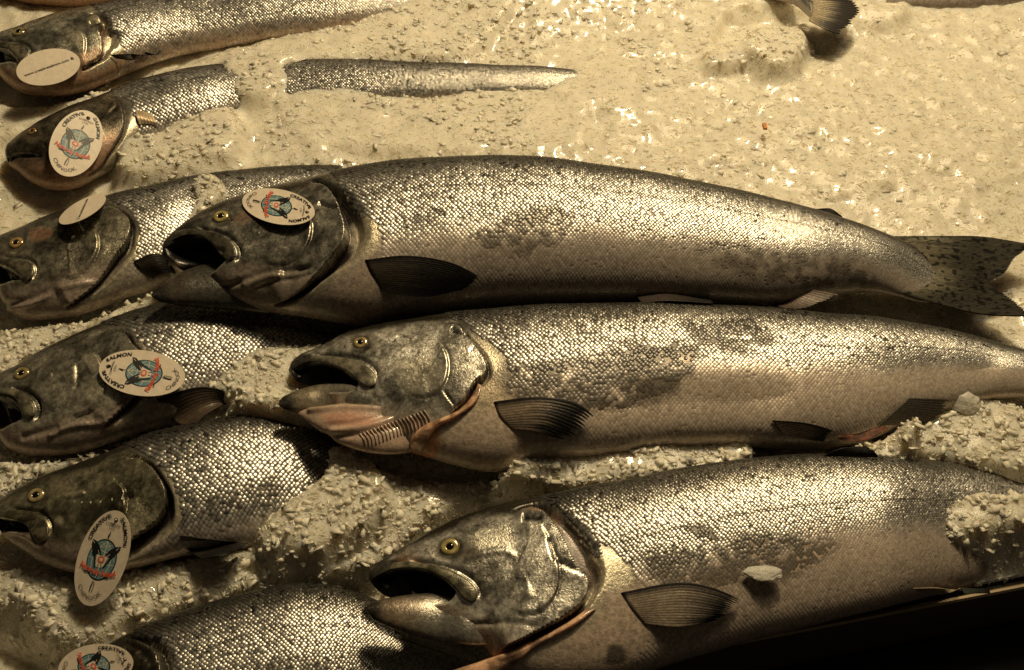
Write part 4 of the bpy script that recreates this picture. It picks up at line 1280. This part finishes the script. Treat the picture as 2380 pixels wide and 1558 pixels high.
def bend_text(s, base, height, bold=.015, flip=1):
    """lay a word along a baseline (points in the tracing frame), letters standing to its left"""
    v, f = text_mesh(s, bold)
    c = catmull(np.array(base, float), 80)
    L = np.r_[0, np.cumsum(np.linalg.norm(np.diff(c, axis=0), axis=1))]
    tt = v[:, 0] / v[:, 0].max() * L[-1]
    x = np.stack([np.interp(tt, L, c[:, k]) for k in (0, 1)], 1)
    tg = np.gradient(c, axis=0)
    t = np.stack([np.interp(tt, L, tg[:, k]) for k in (0, 1)], 1)
    t /= np.linalg.norm(t, axis=1, keepdims=True)
    nrm = np.stack([t[:, 1], -t[:, 0]], 1)
    q = x + nrm * (v[:, 1:2] / .72 * height)
    return [tuple(MI @ (p - CEN)) for p in q], f

def circle(c, r, n=28, r2=None):
    r2 = r2 or r
    return [(c[0] + r * math.cos(2 * math.pi * k / n), c[1] + r2 * math.sin(2 * math.pi * k / n)) for k in range(n)]

def ribbon(pts, w):
    c = catmull(np.array(pts, float), 24)
    t = np.gradient(c, axis=0)
    t /= np.linalg.norm(t, axis=1, keepdims=True)
    n = np.stack([-t[:, 1], t[:, 0]], 1)
    V = np.vstack([c + n * w / 2, c - n * w / 2])
    return [tuple(MI @ (p - CEN)) for p in V], [[i, i + 1, i + 25, i + 24] for i in range(23)]

def surf_z(p):
    """height of the highest fish under the line of sight, or None"""
    d = rays(p)[0]
    d = Vector(d / np.linalg.norm(d))
    best = None
    for f in FO.values():
        h = f.bvh.ray_cast(Vector(CAM_LOC), d)
        if h[0] is not None and (best is None or h[3] < best[0]):
            best = (h[3], h[0].z)
    return None if best is None else best[1]

def solve_tag(c, u, r, z0, size):
    """the rigid oval (1 : .6) whose picture has the given conjugate half axes, resting on the fish below it"""
    c = np.array(c, float); u = np.array(u, float); r = np.array(r, float)
    Z0, SU, SR = np.meshgrid(z0 + np.linspace(-.03, .012, 15), np.linspace(-.045, .045, 61), np.linspace(-.04, .04, 55), indexing='ij')
    def up(p, z):
        d = rays(p)[0]
        return CAM_LOC + d * ((z - CAM_LOC[2]) / d[2])[..., None]
    U = (up(c + u, Z0 + SU) - up(c - u, Z0 - SU)) / 2
    V = (up(c + r, Z0 + SR) - up(c - r, Z0 - SR)) / 2
    lu, lv = np.linalg.norm(U, axis=-1), np.linalg.norm(V, axis=-1)
    e = ((U * V).sum(-1) / lu / lv)**2 * 3 + (lv / lu / .6 - 1)**2 * 3 + (lu / size - 1)**2 * 1.0
    for a, b in ((0, 0), (1, 0), (-1, 0), (0, 1), (0, -1), (.7, .7), (.7, -.7), (-.7, .7), (-.7, -.7)):
        zs = surf_z(c + a * u + b * r)
        zt = Z0 + a * SU + b * SR
        if zs is None:
            zs = 0.02
            dz = zt - zs
            e = e + np.where(dz < 0, 4e4 * dz**2, 20 * dz**2)
        else:
            dz = zt - zs - .003
            e = e + np.where(dz < 0, 4e4 * dz**2, 500 * dz**2)
    k = np.unravel_index(e.argmin(), e.shape)
    return up(c, np.array(Z0[k])), U[k], V[k]

TAG_GROUP = 'oval tags pinned to the salmon'
def make_tag(c, u, r, z0, label, printed=True, size=.042):
    C, U, V = solve_tag(c, u, r, z0, size)
    n = np.cross(V, U); n /= np.linalg.norm(n)
    if n[2] < 0: n = -n
    root = empty('fish_tag', C, label, 'tag', TAG_GROUP)
    def put(name, v2, f, mat, h, parent=root):
        v2 = np.array(v2)
        P3 = C + v2[:, :1] * V + v2[:, 1:2] * U + n * h
        o = mesh_obj(name, P3, f, mat, parent, None, False)
        return o
    # the oval plate with a punched hole
    NS = 64
    hole = (0.0, .80); hr = .055
    out = [(math.cos(2 * math.pi * k / NS), math.sin(2 * math.pi * k / NS)) for k in range(NS)]
    inn = [(hole[0] + hr * 1.6 * math.cos(2 * math.pi * k / NS), hole[1] + hr * math.sin(2 * math.pi * k / NS)) for k in range(NS)]
    v2 = np.array(out + inn)
    b = C + v2[:, :1] * V + v2[:, 1:2] * U
    th = .0006
    # gentle curl of the card
    curl = lambda q: (.0012 * (q[:, 0]**2 + .5 * q[:, 1]**2))[:, None] * 0
    V3 = np.vstack([b, b - n * th])
    fs = []
    for k in range(NS):
        j = (k + 1) % NS
        fs += [[k, j, NS + j, NS + k], [2 * NS + k, 3 * NS + k, 3 * NS + j, 2 * NS + j], [k, 2 * NS + k, 2 * NS + j, j], [NS + k, NS + j, 3 * NS + j, 3 * NS + k]]
    mesh_obj('plate', V3, fs, M_TAG, root, None, False)
    h = .00012
    if printed:
        def join(lst):
            vs, fs = [], []
            for v, f in lst:
                o = len(vs)
                vs += list(v); fs += [[i + o for i in q] for q in f]
            return vs, fs
        poly = lambda pts: (art(*pts), [list(range(len(pts)))])
        gc, gu, gr = np.array([495., 838]), AY * .43, AX * .60
        ell = lambda k: [gc + gu * k * math.cos(a) + gr * k * math.sin(a) for a in np.linspace(0, 2 * math.pi, 40, endpoint=False)]
        put('globe_outline', *poly(ell(1.0)), M_INK, h)
        put('globe', *poly(ell(.93)), M_BLUE, h * 2)
        g = lambda a, b: tuple(gc + gr * a + gu * b)
        lines = [ribbon([g(0, .93), g(-.45, .4), g(-.6, -.2), g(-.4, -.8)], 9), ribbon([g(0, .93), g(.05, .2), g(0, -.9)], 9), ribbon([g(0, .9), g(.5, .4), g(.62, -.2), g(.4, -.8)], 9),
                 ribbon([g(-.75, .55), g(0, .38), g(.75, .55)], 9), ribbon([g(-.93, -.05), g(0, -.2), g(.93, -.05)], 9), ribbon([g(-.8, -.5), g(0, -.65), g(.8, -.5)], 9), ribbon([g(-.4, .8), g(.45, .45), g(.9, .1)], 7), ribbon([g(.4, .8), g(-.45, .45), g(-.85, .2)], 7)]
        put('globe_lines', *join(lines), M_PALE, h * 3)['kind'] = 'stuff'
        mid = poly([(430, 770), (480, 745), (500, 790), (575, 770), (605, 805), (560, 850), (520, 930), (480, 960), (410, 930), (415, 860)])
        put('centre_field', *mid, M_TAG, h * 4)
        fish = [poly([(378, 538), (430, 570), (470, 640), (490, 720), (492, 778), (470, 768), (452, 700), (452, 762), (425, 742), (412, 800), (408, 870), (405, 945), (385, 942), (390, 860), (384, 780), (365, 735), (372, 660), (362, 600)]),
                poly([(776, 655), (760, 705), (748, 695), (755, 715), (740, 722), (700, 752), (690, 782), (640, 822), (590, 880), (535, 945), (505, 960), (530, 918), (580, 862), (612, 804), (572, 806), (612, 764), (570, 784), (535, 802), (562, 758), (620, 700), (700, 660)])]
        put('leaping_fish', *join(fish), M_INK, h * 5)['kind'] = 'stuff'
        marks = [ribbon([(382, 560), (400, 600)], 7), ribbon([(745, 672), (705, 710)], 7), ribbon([(452, 700), (466, 760)], 6), ribbon([(620, 765), (575, 790)], 6)]
        put('fish_highlights', *join(marks), M_PALE, h * 6)['kind'] = 'stuff'
        put('red_disc', *poly(circle((493, 836), 50)), M_RED, h * 6)
        leaf = [(493, 800), (503, 818), (520, 815), (515, 835), (528, 845), (508, 852), (505, 866), (493, 858), (480, 868), (478, 852), (460, 846), (472, 835), (466, 816), (484, 820)]
        put('leaf', *poly(leaf), M_PALE, h * 7)
        arrow = [poly([(638, 425), (628, 470), (604, 518), (600, 508), (580, 518), (612, 465)]), ribbon([(603, 500), (595, 550)], 8), ribbon([(384, 1132), (372, 1150), (360, 1175)], 10),
                 ribbon([(392, 1140), (392, 1180), (365, 1260), (352, 1286)], 8), poly([(368, 1150), (378, 1160), (345, 1235), (335, 1275), (318, 1272), (335, 1215)]),
                 poly([(235, 985), (265, 980), (300, 1003), (296, 1014), (262, 1000)]), poly([(528, 1080), (560, 1082), (597, 1100), (575, 1106), (540, 1096)]), ribbon([(440, 930), (452, 900)], 12), ribbon([(485, 965), (487, 905)], 10)]
        put('compass_marks', *join(arrow), M_INK, h * 5)['kind'] = 'stuff'
        words = [bend_text('CREATIVE', [(350, 552), (400, 445), (478, 342), (560, 268), (648, 226)], 52, .03), bend_text('SALMON', [(766, 250), (797, 340), (812, 440), (814, 540), (800, 640)], 52, .03),
                 bend_text('COMPANY', [(560, 328), (660, 345), (762, 388)], 32, .01), bend_text('LTD.', [(605, 390), (692, 412)], 32, .01), bend_text('CHINOOK', [(165, 1195), (195, 1290), (250, 1360), (330, 1402), (420, 1385), (502, 1322)], 62, -.005)]
        put('lettering', *join(words), M_INK, h * 5)['kind'] = 'stuff'
        put('red_lettering', *bend_text('Naturally Raised', [(190, 915), (285, 975), (385, 1030), (480, 1062), (590, 1078), (698, 1068)], 78, .03), M_RED, h * 8)['kind'] = 'stuff'
    else:
        v, f = text_mesh('www.creativesalmon.com', .02)
        L = v[:, 0].max()
        q = [((-(y) + .36) * .2, -.82 + x / L * 1.50) for x, y in v]
        put('lettering', q, f, M_INK, h * 2)['kind'] = 'stuff'
    # the plastic tie through the hole
    hp = C + U * .80
    tie = []
    a = hp + n * .002
    b2 = hp - n * .012 + U * .05
    segs = 8
    for k in range(segs + 1):
        t = k / segs
        tie.append(a * (1 - t) + b2 * t + U * .03 * math.sin(t * 3.14))
    V, Fc = [], []
    for k, p in enumerate(tie):
        for m in range(6):
            g = m * math.pi / 3
            V.append(p + (np.cross(n, U / np.linalg.norm(U)) * math.cos(g) + U / np.linalg.norm(U) * math.sin(g)) * .0006)
    for k in range(segs):
        for m in range(6):
            Fc.append([k * 6 + m, (k + 1) * 6 + m, (k + 1) * 6 + (m + 1) % 6, k * 6 + (m + 1) % 6])
    mesh_obj('tie', V, Fc, M_PIN, root)
    return root

make_tag((646, 479.5), (83.5, 17), (-10, 39), .128, 'printed oval tag lying upside down behind the eye of the topmost full length salmon')
make_tag((330.6, 866.8), (-98, -18.6), (20, -50.6), .084, 'printed oval tag lying flat on its side behind the fourth head on the left')
make_tag((238.4, 1296.7), (38.6, -109), (52.7, 20.9), .075, 'printed oval tag hanging upright below the gill of the coarse scaled salmon')
make_tag((177.3, 332.4), (35, -72.5), (52.2, 26), .065, 'printed oval tag standing upright on the cheek of the half buried salmon')
make_tag((113, 155.7), (69, -24.6), (27.6, 35.2), .085, 'white tag with a line of black web address across the lower jaw, top left', False)
make_tag((191.8, 486), (-13.4, 28.9), (52.8, -19.4), .095, 'white tag seen nearly edge on, tilted up above the dark gill cover', False)
make_tag((222, 1549), (84.5, -20), (20, 49), .085, 'printed oval tag cut off by the bottom edge of the photo')

# ------------------------------------------------------------------ ice
MOUNDS = [  # polygon, height, softness px
    (P('v', (500, 200), (510, 165), (530, 128), (620, 118), (690, 132), (672, 150), (676, 180), (600, 230)), .018, 22),
    (P('v', (268, 335), (285, 262), (312, 250), (325, 300), (420, 268), (480, 238), (540, 240), (560, 330), (420, 400), (300, 410), (262, 385)), .022, 24),
    (P('v', (395, 540), (440, 480), (452, 412), (505, 400), (530, 438), (490, 490), (450, 560), (400, 610), (372, 600)), .042, 12),
    (P('v', (440, 905), (490, 840), (575, 802), (700, 785), (900, 790), (900, 870), (690, 950), (600, 950), (500, 925)), .040, 26),
    (P('v', (768, 1040), (758, 1104), (668, 1172), (608, 1221), (590, 1262), (640, 1330), (860, 1330), (1000, 1215), (1300, 1120), (1200, 1100), (1000, 1085), (850, 1060)), .024, 30),
    (P('v', (1290, 160), (1345, 140), (1480, 150), (1480, 250), (1340, 240), (1300, 215)), .008, 26),
    (P('v', (780, 205), (830, 190), (860, 215), (900, 260), (700, 300), (690, 200)), .004, 14),
    (P('v', (640, 270), (672, 182), (760, 180), (830, 202), (900, 220), (1000, 222), (1100, 210), (1180, 198), (1260, 206), (1345, 195), (1360, 330), (1000, 350), (700, 330)), .007, 16),
    (P('v', (380, 155), (500, 112), (620, 84), (760, 60), (850, 38), (980, -8), (1200, -20), (1100, 110), (800, 135), (500, 175)), .011, 16),
    (P('v', (768, 1036), (755, 1104), (664, 1172), (604, 1221), (590, 1255), (640, 1290), (760, 1290), (900, 1200), (880, 1080)), .030, 20),
    (P('v', (1150, 1120), (1230, 1050), (1400, 1030), (1550, 1020), (1640, 1006), (1740, 998), (1765, 1050), (1720, 1085), (1500, 1118), (1300, 1140)), .044, 16),
    (P('v', (2200, 930), (2250, 905), (2400, 940), (2420, 1090), (2200, 1075), (2080, 1050), (2100, 1000)), .030, 26),
    (P('v', (2450, 1125), (2220, 1145), (2160, 1180), (2105, 1229), (2080, 1253), (2108, 1277), (2136, 1313), (2222, 1372), (2450, 1380)), .046, 22),
    (P('v', (1745, 60), (1800, 50), (1870, 52), (1885, 80), (1840, 150), (1780, 150), (1742, 110)), .022, 18),
    (P('v', (1640, 110), (1740, 95), (1740, 130), (1640, 150)), .014, 10),
    (P('v', (900, -20), (1050, 5), (1300, 10), (1600, -30), (1600, -200), (900, -200)), .014, 40),
    (P('v', (1990, -60), (2040, -10), (2110, 10), (2100, 40), (1990, 30)), .014, 24),
    (P('v', (-100, 760), (60, 752), (200, 728), (300, 694), (420, 640), (400, 700), (300, 728), (180, 772), (60, 840), (-100, 900)), .026, 12),
    (P('v', (-100, 1070), (80, 1066), (200, 1050), (360, 1000), (520, 955), (640, 930), (700, 970), (560, 975), (400, 1000), (250, 1052), (100, 1112), (-100, 1200)), .026, 12),
    (P('v', (-100, 1320), (60, 1320), (200, 1345), (340, 1315), (460, 1285), (640, 1270), (700, 1330), (520, 1390), (300, 1450), (200, 1500), (-100, 1420)), .016, 22),
    (P('v', (-60, 230), (80, 238), (260, 200), (380, 160), (330, 185), (200, 235), (80, 290), (-60, 340)), .012, 14),
    (P('v', (1975, 1030), (2040, 1010), (2120, 985), (2140, 1066), (1985, 1066)), .046, 12),
    (P('v', (560, 850), (640, 850), (680, 960), (600, 960)), .02, 20),
    (P('v', (20, 1340), (150, 1340), (250, 1420), (150, 1480), (20, 1440)), .012, 40),
]
HOLLOWS = [(P('v', (1690, 30), (1800, 15), (1880, 35), (1800, 60), (1720, 85), (1660, 90)), .016, 14), (P('v', (0, 400), (60, 380), (260, 400), (260, 450), (60, 470)), .006, 20),
           (P('v', (1800, 1010), (1980, 1040), (1990, 1070), (1850, 1060)), .012, 14), (P('v', (850, 1060), (1100, 1100), (1200, 1130), (1000, 1150), (850, 1120)), .012, 24),
           (P('v', (-100, 1450), (60, 1450), (100, 1560), (-100, 1650)), .02, 40)]

def ice_height(X, Y):
    q = np.stack([X, Y, np.zeros_like(X)], 1)
    p2 = np.stack([X, Y], 1)
    h = (fbm(p2, .16, 2, 61) - .5) * .020 + (fbm(p2, .035, 3, 62) - .5) * .011 + (fbm(p2, .009, 2, 63) - .5) * .0045
    jit = (fbm(p2, .014, 3, 64) - .5) * 13
    for poly, hh, soft in MOUNDS:
        q[:, 2] = hh
        w = sstep(-soft, soft, sdf(proj(q), poly) + jit)
        h = np.where(w > 0, h * (1 - w) + (hh + h * .5) * w, h)
    for poly, hh, soft in HOLLOWS:
        q[:, 2] = 0
        w = sstep(-soft, soft, sdf(proj(q), poly) + jit)
        h = h - hh * w
    fe = edge_dist(X, Y)
    return h * (1 - .85 * sstep(-.045, -.006, fe)) + .002 * sstep(-.03, -.006, fe)

# counter edge: a line across the lower right corner
E0 = unproj(P('v', (1340, 1566)), .006)[0]
E1 = unproj(P('v', (2380, 1364)), .006)[0]
ed = (E1 - E0)[:2]
ed /= np.linalg.norm(ed)
en = np.array([ed[1], -ed[0]])       # towards the viewer
def edge_dist(X, Y):
    return (X - E0[0]) * en[0] + (Y - E0[1]) * en[1]

cs = .0039
gx = np.arange(-1.0, 1.0, cs)
gy = np.arange(-.62, .98, cs)
GX, GY = np.meshgrid(gx, gy, indexing='ij')
X = GX.ravel() + (RNG.random(GX.size) - .5) * cs * .5
Y = GY.ravel() + (RNG.random(GX.size) - .5) * cs * .5
fe0 = edge_dist(X, Y)
over = np.clip(fe0 + .009, 0, None) * (fe0 < cs * 1.5)
X = X - en[0] * over
Y = Y - en[1] * over
H = ice_height(X, Y)
fe = edge_dist(X, Y)
V = np.stack([X, Y, H], 1)
fc = grid_faces(len(gx), len(gy))
mx = fe[fc].max(1)
fc = fc[mx < -.0085]
used = np.unique(fc)
re = np.full(len(V), -1); re[used] = np.arange(len(used))
ice = mesh_obj('ice_bed', V[used], re[fc], M_ICE)
tag(ice, kind='structure')

# crushed ice pieces lying all over the bed
def chips(n, lo, hi, name, seed, sink=.25):
    rg = np.random.default_rng(seed)
    px = np.stack([rg.uniform(-260, VW + 260, n), rg.uniform(-260, VH + 160, n)], 1)
    w = unproj(px, 0)
    X, Y = w[:, 0], w[:, 1]
    Hh = ice_height(X, Y)
    ok = edge_dist(X, Y) < -.008
    lz = sstep(.44, .62, fbm(np.stack([X, Y], 1), .11, 2, 91)) * sstep(.5, .1, X + .25 * Y) + sstep(.010, .022, Hh)
    ok &= rg.random(n) < .08 + lz
    X, Y, Hh = X[ok], Y[ok], Hh[ok]
    n = len(X)
    s = lo + (hi - lo) * rg.random(n)**2.2
    P2 = np.stack([X, Y], 1)
    loose = np.clip(sstep(.42, .68, fbm(P2, .11, 2, 91)) * sstep(-.45, -.1, -X - .25 * Y) + sstep(.010, .022, Hh), 0, 1)
    dims = np.stack([s * rg.uniform(.8, 1.5, n), s * rg.uniform(.45, .9, n), s * rg.uniform(.18, .38, n)], 1) / 2
    cube = np.array([(x, y, z) for x in (-1, 1) for y in (-1, 1) for z in (-1, 1)], float)
    Q = cube[None] * (1 + (rg.random((n, 8, 3)) - .5) * .9)
    Q = Q * dims[:, None, :]
    a = rg.uniform(0, 2 * math.pi, n)
    tx = rg.normal(0, 1, n) * (.10 + .24 * loose)
    ty = rg.normal(0, 1, n) * (.10 + .24 * loose)
    ca, sa = np.cos(a), np.sin(a)
    cx, sx = np.cos(tx), np.sin(tx)
    cy, sy = np.cos(ty), np.sin(ty)
    x, y, z = Q[..., 0], Q[..., 1], Q[..., 2]
    y, z = y * cx[:, None] - z * sx[:, None], y * sx[:, None] + z * cx[:, None]
    x, z = x * cy[:, None] + z * sy[:, None], -x * sy[:, None] + z * cy[:, None]
    x, y = x * ca[:, None] - y * sa[:, None], x * sa[:, None] + y * ca[:, None]
    Vv = np.stack([x + X[:, None], y + Y[:, None], z + (Hh + dims[:, 2] * (-.7 + 1.0 * loose + .5 * rg.random(n)))[:, None]], -1)
    q = np.array([(0, 1, 3, 2), (4, 6, 7, 5), (0, 4, 5, 1), (2, 3, 7, 6), (0, 2, 6, 4), (1, 5, 7, 3)])
    F4 = ((np.arange(n) * 8)[:, None, None] + q[None]).reshape(-1, 4)
    g = (.78 + .26 * rg.random(n))[:, None, None] * np.ones((1, 8, 3))
    o = mesh_obj(name, Vv.reshape(-1, 3), F4, M_CHIP, None, g.reshape(-1, 3), True)
    tag(o, 'loose flakes of crushed ice covering the whole bed', 'crushed ice', kind='stuff')
    return o
def shards(n, lo, hi, name, seed):
    rg = np.random.default_rng(seed)
    px = np.stack([rg.uniform(-260, VW + 260, n), rg.uniform(-260, VH + 160, n)], 1)
    w = unproj(px, 0)
    X, Y = w[:, 0], w[:, 1]
    ok = edge_dist(X, Y) < -.008
    X, Y = X[ok], Y[ok]
    n = len(X)
    Hh = ice_height(X, Y)
    s = lo + (hi - lo) * rg.random(n)**1.6
    ln, wd, ht = s * rg.uniform(.8, 1.4, n), s * rg.uniform(.3, .6, n), s * rg.uniform(.10, .24, n)
    rx = rg.uniform(-.35, .35, (n, 2))
    loc = np.zeros((n, 6, 3))
    loc[:, 0] = np.stack([-ln / 2, -wd / 2 * rg.uniform(.4, 1, n), -ht], 1)
    loc[:, 1] = np.stack([ln / 2, -wd / 2 * rg.uniform(.4, 1, n), -ht], 1)
    loc[:, 2] = np.stack([ln / 2 * rg.uniform(.5, 1, n), wd / 2, -ht], 1)
    loc[:, 3] = np.stack([-ln / 2 * rg.uniform(.5, 1, n), wd / 2, -ht], 1)
    loc[:, 4] = np.stack([-ln * .25, rx[:, 0] * wd, ht * .6], 1)
    loc[:, 5] = np.stack([ln * .25, rx[:, 1] * wd, ht * rg.uniform(.2, .7, n)], 1)
    a = rg.normal(0, .9, n)
    ca, sa = np.cos(a)[:, None], np.sin(a)[:, None]
    e = .004
    sx = (ice_height(X + e, Y) - Hh) / e
    sy = (ice_height(X, Y + e) - Hh) / e
    x = loc[..., 0] * ca - loc[..., 1] * sa
    y = loc[..., 0] * sa + loc[..., 1] * ca
    z = loc[..., 2] + x * np.clip(sx, -2, 2)[:, None] + y * np.clip(sy, -2, 2)[:, None]
    V = np.stack([x + X[:, None], y + Y[:, None], z + Hh[:, None]], -1)
    T = np.array([(0, 1, 5), (0, 5, 4), (2, 3, 4), (2, 4, 5), (1, 2, 5), (3, 0, 4)])
    Fs = ((np.arange(n) * 6)[:, None, None] + T[None]).reshape(-1, 3)
    g = (.80 + .24 * rg.random(n))[:, None, None] * np.ones((1, 6, 3))
    o = mesh_obj(name, V.reshape(-1, 3), Fs, M_SHARD, None, g.reshape(-1, 3), False)
    tag(o, 'fine wet ice shards frozen into the surface of the bed', 'ice shards', kind='stuff')
shards(100000, .0025, .0085, 'ice_shards', 17)
NCH = 36000
chips(NCH, .0018, .0075, 'crushed_ice', 5, .9)

# larger lumps that can be picked out
def lump(px, z, r, label, seed, sq=(1, .8, .6)):
    rg = np.random.default_rng(seed)
    c = unproj([px], z)[0]
    import bmesh
    bm = bmesh.new()
    bmesh.ops.create_icosphere(bm, subdivisions=3, radius=1)
    V = np.array([v.co[:] for v in bm.verts])
    Fc = np.array([[v.index for v in f.verts] for f in bm.faces])
    bm.free()
    d = 1 + (fbm(V + seed, .9, 3, seed) - .5) * .9 + (fbm(V + seed, .25, 2, seed + 3) - .5) * .25
    V = V * d[:, None] * np.array(sq) * r
    o = mesh_obj('ice_lump', V + c, Fc, M_ICE2, None, None, False, None, c)
    tag(o, label, 'ice lump', 'lumps of ice among the crushed ice')
    return o
M_ICE2 = ice_mat('clear_lump_ice', .15, (.76, .74, .66), .2, sss=.3)
#lump((1812, 95), .018, .030, 'biggest rounded lump of ice beside the tail at the top', 3, (1.1, .9, .7))
lump((2240, 935), .030, .016, 'lump of ice touching the anal fin of the gutted salmon', 5)
lump((1775, 1334), .072, .0085, 'thin melting flake lying on the flank of the large bright salmon', 6, (1.7, .8, .25))
lump((1565, 1045), .036, .009, 'clear ice lump under the belly of the gutted salmon, upper left of a row', 8, (1, .8, .8))
lump((1745, 1018), .034, .010, 'clear square ice lump under the pelvic fin of the gutted salmon', 9, (1.1, .8, .7))
lump((2005, 1035), .020, .008, 'small pale lump beside the torn vent', 10, (1.4, .8, .6))
lump((1490, 1110), .030, .008, 'ice lump between the gutted salmon and the large bright one', 12, (1.2, .9, .7))
c = unproj([(1778, 294)], .012)[0]
Vc = np.array([(x * .0022 + random.uniform(-.0005, .0005), y * .0045, z * .0015) for x in (-1, 1) for y in (-1, 0, 1) for z in (-1, 1)]) + c
i = lambda a, b, e: a * 6 + b * 2 + e
Fq = []
for b in (0, 1):
    Fq += [[i(0, b, 0), i(0, b, 1), i(0, b + 1, 1), i(0, b + 1, 0)], [i(1, b, 0), i(1, b + 1, 0), i(1, b + 1, 1), i(1, b, 1)], [i(0, b, 1), i(1, b, 1), i(1, b + 1, 1), i(0, b + 1, 1)], [i(0, b, 0), i(0, b + 1, 0), i(1, b + 1, 0), i(1, b, 0)]]
Fq += [[i(0, 0, 0), i(1, 0, 0), i(1, 0, 1), i(0, 0, 1)], [i(0, 2, 0), i(0, 2, 1), i(1, 2, 1), i(1, 2, 0)]]
cr = mesh_obj('orange_crumb', Vc, Fq, M_CRUMB, None, None, False, None, c)
tag(cr, 'tiny orange crumb of fish lying alone on the bright open ice', 'crumb')

# ------------------------------------------------------------------ counter edge
def bar(name, off0, off1, z0, z1, mat, parent, bev=.0015):
    a = E0[:2] - ed * 1.0
    b = E0[:2] + ed * 2.2
    prof = [(off0, z0), (off0, z1 - bev), (off0 + bev, z1), (off1 - bev, z1), (off1, z1 - bev), (off1, z0)]
    V = []
    for e in (a, b):
        for o, z in prof:
            V.append((e[0] + en[0] * o, e[1] + en[1] * o, z))
    m = len(prof)
    Fc = [[k, (k + 1) % m, m + (k + 1) % m, m + k] for k in range(m)] + [list(range(m)), list(range(2 * m - 1, m - 1, -1))]
    return mesh_obj(name, V, Fc, mat, parent, None, False)
M_LIP = plain('bright_metal_lip', (.34, .27, .18), .38, metal=.8)  # base colour brightened to give the lip its line of highlight
ct = empty('display_counter', (E0[0], E0[1], 0), 'dark front edge of the display counter, thin lip brightened as a line of light', 'counter')
bar('inner_wall', -.010, -.003, -.12, .004, M_RIM, ct)
bar('lip', -.0025, .0025, -.12, .009, M_LIP, ct)
bar('front_panel', .004, .30, -.30, -.06, M_PANEL, ct)
print('built')
